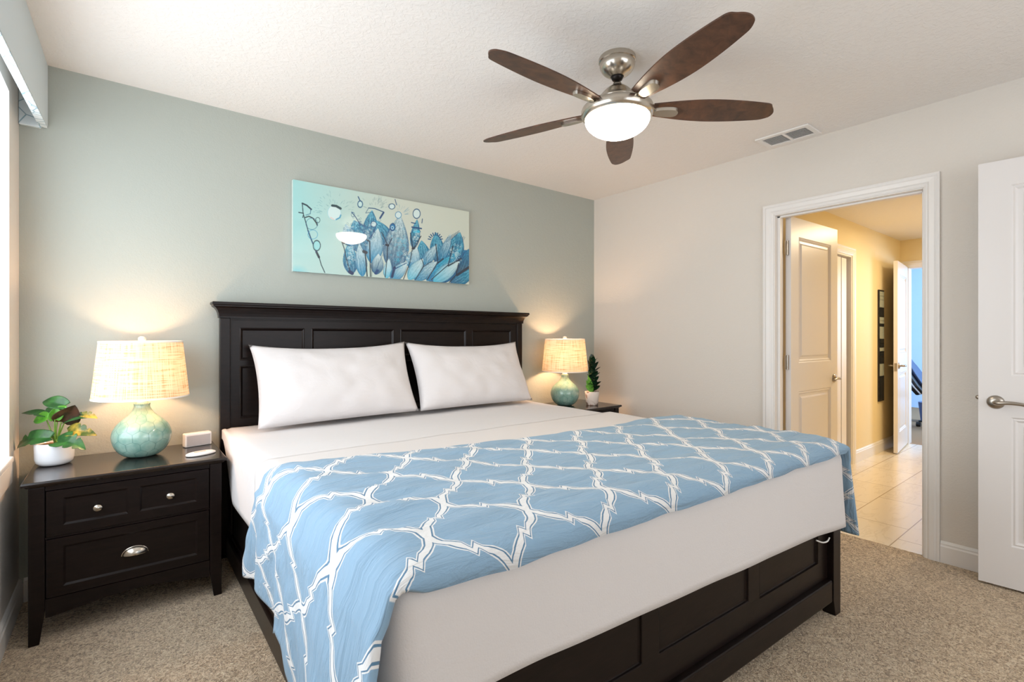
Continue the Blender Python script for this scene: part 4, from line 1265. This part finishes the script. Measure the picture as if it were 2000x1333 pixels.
# ---------------------------------------------------------------- window valance (box cornice)
va = thing('window_valance', 'blue grey fabric box valance above the window at the ceiling corner', 'valance', (0.05, -1.2, 2.3))
ff = lambda y: 0.098 + 0.022 * y
b = new(); n = 1
pts = [(-0.004, 2.203), (-1.15, 2.165), (-2.5, 2.150)]
vs = []
for y, zb in pts:
    x = ff(y)
    vs.append([b.verts.new(p) for p in ((x - 0.022, y, zb), (x, y, zb), (x, y, H - 0.001), (x - 0.022, y, H - 0.001))])
for a, c in zip(vs[:-1], vs[1:]):
    for i in range(4): b.faces.new((a[i], a[(i + 1) % 4], c[(i + 1) % 4], c[i]))
b.faces.new(vs[0]); b.faces.new(vs[-1])
obj('front_board', b, M['valance'], va, bevel=0.004)
b = new(); box(b, 0.001, ff(0) - 0.023, -0.022, -0.003, 2.190, H - 0.001)
obj('end_board', b, M['lining'], va, bevel=0.003)
b = new()
vs = []
for y, zb in ((-0.004, 2.202), (-1.15, 2.164), (-2.5, 2.149)):
    x = ff(y)
    vs.append([b.verts.new(p) for p in ((x - 0.030, y, zb - 0.004), (x - 0.002, y, zb - 0.004), (x - 0.002, y, zb + 0.0), (x - 0.030, y, zb + 0.0))])
for a, c in zip(vs[:-1], vs[1:]):
    for i in range(4): b.faces.new((a[i], a[(i + 1) % 4], c[(i + 1) % 4], c[i]))
b.faces.new(vs[0]); b.faces.new(vs[-1]); obj('hem', b, M['lining'], va)

# ---------------------------------------------------------------- hall mirror
mr = thing('wall_mirror', 'tall narrow dark framed mosaic mirror on the cream hall wall', 'mirror', (6.68, HY, 1.1))
b = new(); box(b, 6.575, 6.735, HY - 0.016, HY - 0.001, 0.535, 1.705); obj('frame', b, M['blackframe'], mr, bevel=0.003)
rnd = random.Random(3); z = 0.55; tone = [srgb(206, 212, 196), srgb(40, 44, 48), srgb(190, 196, 186), srgb(70, 76, 78)]
bl_ = []; k = 0
lite = new(); dark = new()
segs = [(0.55, 0.80, 0), (0.80, 0.93, 1), (0.93, 1.00, 0), (1.00, 1.06, 0), (1.06, 1.10, 1), (1.10, 1.14, 0), (1.14, 1.19, 0), (1.19, 1.32, 1), (1.32, 1.35, 0), (1.35, 1.38, 1), (1.38, 1.42, 1), (1.42, 1.52, 0), (1.52, 1.60, 1), (1.60, 1.64, 1), (1.64, 1.69, 1)]
segs = [(a, c, (0 if d == 0 and a < 0.9 else d)) for a, c, d in segs]
pm, dm = mat('pale_mirror_tile', srgb(196, 204, 190), 0.15, 0.3), mat('dark_mirror_tile', srgb(36, 44, 50), 0.1, 0.3)
for a, c, d in segs: obj('mirror_tile', bx(6.59, 6.72, HY - 0.019, HY - 0.0162, a + 0.002, c - 0.002), pm if d else dm, mr)

# ---------------------------------------------------------------- far room: gaming chair
gx, gy = 8.85, -1.62
gc = thing('gaming_chair', 'black and navy high-backed gaming chair with pale piping in the blue room', 'chair', (gx, gy, 0))
b = new()
for k in range(5):
    a = 2 * math.pi * k / 5 + 0.5
    tube(b, [(gx, gy, 0.10), (gx + 0.30 * math.cos(a), gy + 0.30 * math.sin(a), 0.075)], [0.03, 0.02], 10, flat=0.6)
obj('base', b, M['blackplastic'], gc, smooth=True)
for k in range(5):
    a = 2 * math.pi * k / 5 + 0.5; b = new(); px, py = gx + 0.30 * math.cos(a), gy + 0.30 * math.sin(a)
    bmesh.ops.create_cone(b, cap_ends=True, segments=20, radius1=0.03, radius2=0.03, depth=0.045, matrix=Matrix.Translation((px, py, 0.031)) @ Matrix.Rotation(R(90), 4, 'X'))
    obj('caster', b, M['blackplastic'], gc, smooth=False)
b = new(); lathe(b, [(0, 0.09), (0.028, 0.09), (0.028, 0.25), (0.02, 0.25), (0.02, 0.38), (0.0, 0.38)], gx, gy, 0, 20); obj('gas_lift', b, M['darkmetal'], gc)
b = new(); box(b, gx - 0.25, gx + 0.25, gy - 0.28, gy + 0.22, 0.38, 0.49); obj('seat', b, M['blackleather'], gc, bevel=0.04, seg=4)
# reclined backrest: waisted outline swept back towards +y
b = new(); out = [(0.20, 0.0), (0.27, 0.12), (0.28, 0.30), (0.24, 0.44), (0.19, 0.50), (0.17, 0.62), (0.12, 0.70)]
out = out + [(-x, z) for x, z in reversed(out)]
rec = R(26)
def bk(x, z, n): return Vector((gx + x, gy + 0.20 + z * math.sin(rec) + n * math.cos(rec), 0.47 + z * math.cos(rec) * 0.86 - n * math.sin(rec)))
fr = [b.verts.new(bk(x, z, 0)) for x, z in out]; bk_ = [b.verts.new(bk(x, z, 0.10)) for x, z in out]
b.faces.new(fr); b.faces.new(bk_)
for i in range(len(out)): b.faces.new((fr[i], fr[(i + 1) % len(out)], bk_[(i + 1) % len(out)], bk_[i]))
bko = obj('backrest', b, M['blackleather'], gc, bevel=0.02, seg=3)
b = new(); ins = [(x * 0.62, 0.04 + z * 0.88) for x, z in out]
fr = [b.verts.new(bk(x, z, -0.035)) for x, z in ins]; b2 = [b.verts.new(bk(x, z, 0.0)) for x, z in ins]
b.faces.new(fr); b.faces.new(b2)
for i in range(len(out)): b.faces.new((fr[i], fr[(i + 1) % len(out)], b2[(i + 1) % len(out)], b2[i]))
obj('back_cushion', b, M['navy'], bko, bevel=0.012, seg=3)
b = new(); tube(b, [bk(-x * 1.005, z, 0.045) for x, z in out[:7]], 0.009, 8); obj('piping', b, M['piping'], bko)
for s in (-1, 1):
    b = new(); tube(b, [(gx + s * 0.27, gy + 0.02, 0.42), (gx + s * 0.31, gy + 0.02, 0.60)], 0.02, 10); box(b, gx + s * 0.31 - 0.04, gx + s * 0.31 + 0.04, gy - 0.14, gy + 0.14, 0.60, 0.63)
    obj('armrest', b, M['blackplastic'], gc)
# low bin beside it
b = new(); lathe(b, [(0.0, 0.0), (0.10, 0.0), (0.13, 0.28), (0.125, 0.28), (0.10, 0.01), (0.0, 0.01)], 9.35, -1.33, 0.0, 28)
o = obj('waste_bin', b, mat('grey_blue_plastic', srgb(90, 104, 140), 0.5), smooth=False); tag(o, 'grey blue bin on the carpet behind the gaming chair', 'bin')

# ---------------------------------------------------------------- painting
def painting():
    X0, X1, Z0, Z1 = 1.178, 2.437, 1.612, 2.163
    yF = -0.032
    p = thing('wall_art', 'unframed glossy print of blue seed heads and water drops above the headboard', 'picture', ((X0 + X1) / 2, 0, (Z0 + Z1) / 2))
    obj('backing', bx(X0, X1, yF + 0.001, -0.002, Z0, Z1), mat('art_edge', srgb(205, 225, 222), 0.3), p)
    NX, NZ = 560, 250
    u = np.linspace(0, 1, NX + 1); v = np.linspace(1, 0, NZ + 1)
    U, V = np.meshgrid(u, v)                      # V = 1 top
    # homography: painting (u, v down) -> layout sheet coordinates (2000 x 1282)
    src = [(0, 0), (1, 0), (1, 1), (0, 1)]; dst = [(112, 115), (1880, 440), (1880, 1160), (112, 1020)]
    Am = []; Bm = []
    for (a, c), (x, y) in zip(src, dst):
        Am += [[a, c, 1, 0, 0, 0, -x * a, -x * c], [0, 0, 0, a, c, 1, -y * a, -y * c]]; Bm += [x, y]
    h = np.linalg.solve(np.array(Am, float), np.array(Bm, float)); h = np.append(h, 1).reshape(3, 3)
    Q = np.stack([U, 1 - V, np.ones_like(U)], -1) @ h.T
    X = Q[..., 0] / Q[..., 2]; Y = Q[..., 1] / Q[..., 2]
    lin = lambda r, g, b_: np.array(srgb(r, g, b_)[:3])
    rs = np.random.RandomState(4); fib = []
    def vnoise(sx, sy, seed):
        r_ = np.random.RandomState(seed); g = r_.rand(64, 64)
        xs = (X / sx) % 63; ys = (Y / sy) % 63; xi = xs.astype(int); yi = ys.astype(int); fx_ = xs - xi; fy_ = ys - yi
        fx_ = fx_ * fx_ * (3 - 2 * fx_); fy_ = fy_ * fy_ * (3 - 2 * fy_)
        xi2 = (xi + 1) % 64; yi2 = (yi + 1) % 64
        return (g[yi, xi] * (1 - fx_) + g[yi, xi2] * fx_) * (1 - fy_) + (g[yi2, xi] * (1 - fx_) + g[yi2, xi2] * fx_) * fy_
    C = np.zeros(X.shape + (3,))
    f = np.clip((X - 112) / 1100, 0, 1)[..., None]
    C[:] = lin(158, 204, 204) * (1 - f) + lin(198, 206, 194) * f
    f2 = np.clip((Y - 600) / 500, 0, 1)[..., None] * np.clip(1 - (X - 112) / 800, 0, 1)[..., None]
    C = C * (1 - f2 * 0.6) + lin(192, 212, 204) * f2 * 0.6
    def blend(mask, col): nonlocal C; mk = np.clip(mask, 0, 1)[..., None]; C = C * (1 - mk) + col * mk
    blend(np.clip(1 - np.hypot((X - 150) / 130, (Y - 1040) / 90), 0, 1) * 0.7, lin(110, 190, 205))
    dk, db, mb, lb, wh = lin(6, 30, 50), lin(8, 74, 118), lin(36, 128, 172), lin(112, 186, 210), lin(206, 228, 228)
    def seg_d(p0, p1):
        (x0, y0), (x1, y1) = p0, p1; dx, dy = x1 - x0, y1 - y0; L2 = dx * dx + dy * dy + 1e-9
        t_ = np.clip(((X - x0) * dx + (Y - y0) * dy) / L2, 0, 1); return np.hypot(X - x0 - t_ * dx, Y - y0 - t_ * dy)
    def stroke(pts, wd, col=dk, op=0.95):
        d = None
        for a, c in zip(pts[:-1], pts[1:]):
            e = seg_d(a, c); d = e if d is None else np.minimum(d, e)
        blend(np.clip((wd / 2 + 1.5 - d) / 3, 0, 1) * op, col)
    def ellipse_o(cx, cy, a, c, wd, col=dk, fill=None, op=0.9):
        r_ = np.hypot((X - cx) / a, (Y - cy) / c); m_ = (a + c) / 2
        if fill is not None: blend(np.clip((1 - r_) * m_ / 4, 0, 1) * 0.85, fill)
        blend(np.clip((wd / 2 + 1.5 - abs(r_ - 1) * m_) / 3, 0, 1) * op, col)
    def petal(base, tip, wd, top, bot, tex=0.0, edge=0.6, power=0.8, seed=1):
        """teardrop from base up to tip, widest two thirds up"""
        bx_, by_ = base; tx, ty = tip; dx, dy = tx - bx_, ty - by_; L_ = math.hypot(dx, dy); dx /= L_; dy /= L_
        s_ = ((X - bx_) * dx + (Y - by_) * dy) / L_; q_ = (X - bx_) * dy - (Y - by_) * dx
        ss = np.clip(s_, 0, 1); hw = wd / 2 * np.clip(np.sin(np.pi * ss ** power), 0, 1) ** 0.85 + 1e-3
        ins = (s_ > 0) & (s_ < 1) & (abs(q_) < hw); r_ = np.clip(abs(q_) / hw, 0, 1)
        col = top * ss[..., None] + bot * (1 - ss[..., None])
        if tex:
            tn = np.sin(q_ / hw * 16 + 6 * vnoise(26, 40, seed)) * 0.5 + 0.5; tn = tn * 0.5 + 0.5 * vnoise(9, 9, seed + 5)
            col = col * (1 - tex * tn[..., None]) + db * (tex * tn[..., None] * 0.7) + wh * (tex * (1 - tn[..., None]) * 0.25)
        mk = ins * np.clip((1 - r_) * hw / 4, 0, 1)
        fib.append((base, tip, wd, power, tex))
        blend(mk * 0.95, col)
        blend(ins * np.clip(r_ ** 5, 0, 1) * edge, db)
    def burst(cx, cy, a0, a1, r0, r1, n_, col=db, wd=2.0, op=0.5):
        for k in range(n_):
            a = a0 + (a1 - a0) * rs.rand(); ra = r0 + (r1 - r0) * rs.rand(); rb_ = ra + 10 + 26 * rs.rand()
            stroke([(cx + ra * math.cos(a), cy - ra * math.sin(a)), (cx + rb_ * math.cos(a), cy - rb_ * math.sin(a))], wd, col, op)
    def dots(cx, cy, sx, sy, n_, r0, r1, col=db, op=0.7):
        for k in range(n_):
            x, y, r_ = cx + sx * rs.randn(), cy + sy * rs.randn(), r0 + (r1 - r0) * rs.rand()
            ellipse_o(x, y, r_, r_, 2.5, col, None, op)
    # petals, back to front
    petal((1480, 1130), (1860, 820), 260, mb, db, 0.5, seed=3)
    petal((1690, 975), (1790, 640), 190, lb, db, 0.75, seed=4)
    petal((1570, 950), (1545, 640), 150, lb, db, 0.7, seed=5)
    petal((1590, 940), (1700, 650), 90, wh, mb, 0.5, seed=6)
    petal((1440, 985), (1400, 720), 150, lb, db, 0.7, seed=7)
    petal((1400, 1000), (1560, 760), 110, wh, mb, 0.4, seed=8)
    petal((1760, 1070), (1890, 800), 130, mb, dk, 0.7, seed=9)
    petal((1640, 1000), (1800, 800), 80, lb, mb, 0.5, seed=19)
    petal((1450, 1120), (1700, 880), 150, lb, mb, 0.5, seed=10)
    petal((1330, 1120), (1560, 930), 130, wh, mb, 0.4, seed=11)
    petal((1520, 1130), (1790, 930), 150, wh, lb, 0.1, seed=12)
    petal((1690, 1160), (1960, 1010), 140, lb, db, 0.6, seed=13)
    petal((1290, 1010), (1355, 790), 140, wh, mb, 0.25, seed=14)
    petal((1270, 1110), (1420, 900), 130, wh, lb, 0.2, seed=15)
    petal((845, 850), (720, 520), 250, lb, db, 0.85, seed=16)
    petal((870, 740), (905, 420), 150, lb, db, 0.8, seed=17)
    petal((1065, 770), (940, 520), 170, lb, db, 0.7, seed=18)
    petal((1080, 770), (1115, 540), 80, mb, db, 0.6, seed=20)
    petal((1120, 1010), (1185, 470), 260, wh, db, 0.55, power=0.7, seed=21)
    petal((900, 950), (965, 600), 175, wh, mb, 0.25, seed=22)
    petal((700, 1060), (670, 740), 150, lb, db, 0.8, seed=23)
    petal((810, 1080), (775, 750), 120, wh, mb, 0.35, seed=24)
    petal((945, 1060), (970, 850), 130, wh, db, 0.2, seed=25)
    petal((1050, 1100), (1075, 900), 90, wh, lb, 0.1, seed=26)
    petal((1090, 1120), (1260, 930), 130, wh, mb, 0.1, seed=27)
    petal((1320, 810), (1358, 510), 100, lb, db, 0.75, seed=28)
    petal((700, 780), (640, 560), 150, wh, mb, 0.5, edge=0.2, seed=29)
    # fine fibres and veins running up each petal
    for (bx_, by_), (tx, ty), wd_, pw, tx_ in fib:
        dx, dy = tx - bx_, ty - by_
        for k in range(int(5 + 12 * tx_)):
            a = rs.uniform(-0.85, 0.85); s0 = rs.uniform(0.02, 0.55); s1 = min(0.97, s0 + rs.uniform(0.15, 0.4)); pp_ = []
            for q in range(4):
                ss = s0 + (s1 - s0) * q / 3; hh = wd_ / 2 * max(0.0, math.sin(math.pi * ss ** pw)) ** 0.85 * a; L_ = math.hypot(dx, dy)
                pp_.append((bx_ + dx * ss + dy / L_ * hh, by_ + dy * ss - dx / L_ * hh))
            stroke(pp_, 1.6, (db, dk, wh)[rs.randint(3)], 0.45)
    # stems
    stroke([(205, 355), (213, 450), (240, 540), (262, 620), (300, 720), (335, 810), (372, 880), (395, 960), (430, 1036)], 9)
    stroke([(345, 830), (372, 885)], 22); stroke([(262, 620), (290, 700), (345, 830)], 14, db, 0.6)
    stroke([(205, 352), (250, 372), (295, 412)], 15); stroke([(290, 410), (285, 455), (240, 470)], 6, db)
    stroke([(170, 442), (215, 450)], 10); stroke([(215, 470), (210, 492)], 9)
    stroke([(235, 492), (270, 480), (310, 498), (345, 545), (355, 570)], 12, lin(30, 36, 44)); ellipse_o(360, 518, 22, 26, 6); ellipse_o(300, 555, 58, 56, 4, db)
    ellipse_o(350, 770, 36, 50, 10, dk, lin(150, 205, 208)); ellipse_o(310, 660, 48, 45, 4, mb)
    ellipse_o(525, 445, 66, 74, 4, lb, wh, 0.5); stroke([(505, 375), (545, 380), (588, 405)], 24, lin(16, 50, 60)); stroke([(590, 470), (580, 495), (545, 512)], 14, mb, 0.7); stroke([(490, 495), (520, 512)], 14, lin(214, 180, 170), 0.6)
    stroke([(600, 730), (625, 800), (645, 900), (690, 1045)], 9); stroke([(625, 745), (612, 735)], 22, lin(60, 60, 72)); stroke([(680, 1030), (705, 1045)], 34, lin(24, 50, 90))
    stroke([(640, 760), (680, 775)], 7)
    stroke([(835, 830), (855, 1075)], 12); stroke([(885, 930), (888, 1078)], 10); stroke([(905, 940), (900, 1078)], 5)
    stroke([(850, 715), (880, 730), (885, 930)], 12); stroke([(820, 830), (845, 840)], 30); stroke([(940, 590), (890, 700)], 9, db)
    stroke([(1000, 640), (1060, 765), (1055, 900), (1035, 1085)], 8); stroke([(1045, 765), (1068, 770)], 20); stroke([(1105, 700), (1065, 780)], 8)
    stroke([(1290, 650), (1312, 790), (1285, 940), (1220, 1105)], 9); stroke([(1395, 680), (1320, 810)], 10); stroke([(1310, 800), (1328, 800)], 18)
    stroke([(1130, 990), (1105, 1080)], 26, lin(30, 50, 90)); stroke([(1250, 945), (1120, 1010)], 10, db)
    stroke([(1400, 900), (1425, 970), (1340, 1110)], 7); stroke([(1500, 930), (1420, 985), (1340, 1110)], 6)
    stroke([(1545, 760), (1565, 940), (1460, 1110)], 9); stroke([(1620, 905), (1565, 945)], 14); stroke([(1720, 780), (1670, 965), (1500, 1110)], 9); stroke([(1800, 905), (1670, 975)], 14)
    stroke([(1775, 950), (1750, 1065), (1680, 1140)], 9); stroke([(1880, 990), (1760, 1065)], 26)
    stroke([(940, 1045), (960, 1020)], 26, db); stroke([(1010, 860), (935, 1040)], 4, db)
    # drops and crowns
    stroke([(765, 288), (785, 330)], 10, db); ellipse_o(785, 362, 24, 32, 10, db, lin(190, 222, 220)); ellipse_o(1103, 385, 30, 26, 8, db, wh); stroke([(1135, 315), (1150, 370)], 7, db)
    ellipse_o(1168, 470, 30, 32, 6, mb, wh); ellipse_o(1352, 458, 36, 46, 9, db, wh); stroke([(1410, 510), (1405, 550)], 8, db)
    stroke([(870, 400), (930, 405), (1020, 440), (985, 500)], 9, db); stroke([(870, 400), (840, 450), (910, 440), (925, 480)], 5, db); stroke([(1020, 445), (985, 500)], 18, db)
    stroke([(700, 440), (740, 490), (790, 570)], 9, db); ellipse_o(712, 465, 16, 22, 5, db); ellipse_o(1110, 590, 26, 34, 10, db, mb); ellipse_o(1108, 596, 12, 14, 5, wh); ellipse_o(920, 560, 28, 28, 7, db, wh)
    stroke([(1300, 545), (1340, 555)], 10, db); stroke([(1305, 590), (1400, 605)], 14, db); ellipse_o(1350, 635, 40, 18, 4, db, lb)
    for k in range(9):
        a = math.pi * (0.05 + 0.9 * k / 8); stroke([(1540 + 48 * math.cos(a), 720 - 48 * math.sin(a)), (1540 + 72 * math.cos(a), 720 - 74 * math.sin(a))], 11, db, 0.9)
    for k in range(8): stroke([(1650 + 14 * k, 740 - 8 * k), (1668 + 16 * k, 690 - 9 * k)], 5, db, 0.8)
    for k in range(12): stroke([(1735 + 7 * k, 790 - 4 * k), (1752 + 8 * k, 680 + 6 * (k % 3))], 4, db, 0.6)
    burst(530, 450, 0.1, 3.2, 90, 200, 46, db, 3, 0.4); burst(930, 430, 0.2, 2.9, 60, 150, 40, db, 3, 0.45); burst(1180, 470, 0.0, 2.0, 40, 110, 26, mb, 3, 0.4)
    dots(760, 600, 60, 50, 60, 4, 13); dots(660, 640, 40, 40, 26, 4, 10, mb); dots(1200, 800, 55, 90, 60, 4, 12, lb, 0.8); dots(890, 580, 40, 60, 40, 4, 12)
    dots(690, 860, 22, 55, 40, 3, 9, wh); dots(1250, 900, 45, 45, 30, 4, 9, wh); dots(1350, 680, 18, 40, 30, 3, 8, wh); dots(1740, 860, 35, 45, 40, 3, 9, wh); dots(860, 660, 40, 50, 40, 4, 9, wh, 0.5)
    lum = (C @ np.array([0.25, 0.6, 0.15]))[..., None]
    sat = 1.0 + 0.75 * np.clip((0.62 - lum) / 0.4, 0, 1)
    C = np.clip(lum + (C - lum) * sat, 0.002, 1); C = np.where(lum < 0.5, C * (0.55 + 0.9 * lum), C)
    # mesh carrying the print
    b = new(); cl = b.verts.layers.float_color.new('print')
    xs = X0 + (X1 - X0) * u; zs = Z0 + (Z1 - Z0) * v
    grid = []
    for r_ in range(NZ + 1):
        row = []
        for c in range(NX + 1):
            vv = b.verts.new((xs[c], yF, zs[r_])); vv[cl] = (C[r_, c, 0], C[r_, c, 1], C[r_, c, 2], 1); row.append(vv)
        grid.append(row)
    for r_ in range(NZ):
        for c in range(NX): b.faces.new((grid[r_][c], grid[r_ + 1][c], grid[r_ + 1][c + 1], grid[r_][c + 1]))
    m = mat('glossy_print', (1, 1, 1, 1), 0.35, coat=0.8); t = NT(m); t.b.inputs['Coat Roughness'].default_value = 0.02; t.b.inputs['Coat IOR'].default_value = 1.6
    a = t.node('ShaderNodeAttribute'); a.attribute_name = 'print'; t.l.new(a.outputs['Color'], t.b.inputs['Base Color'])
    obj('print', b, m, p)


painting()
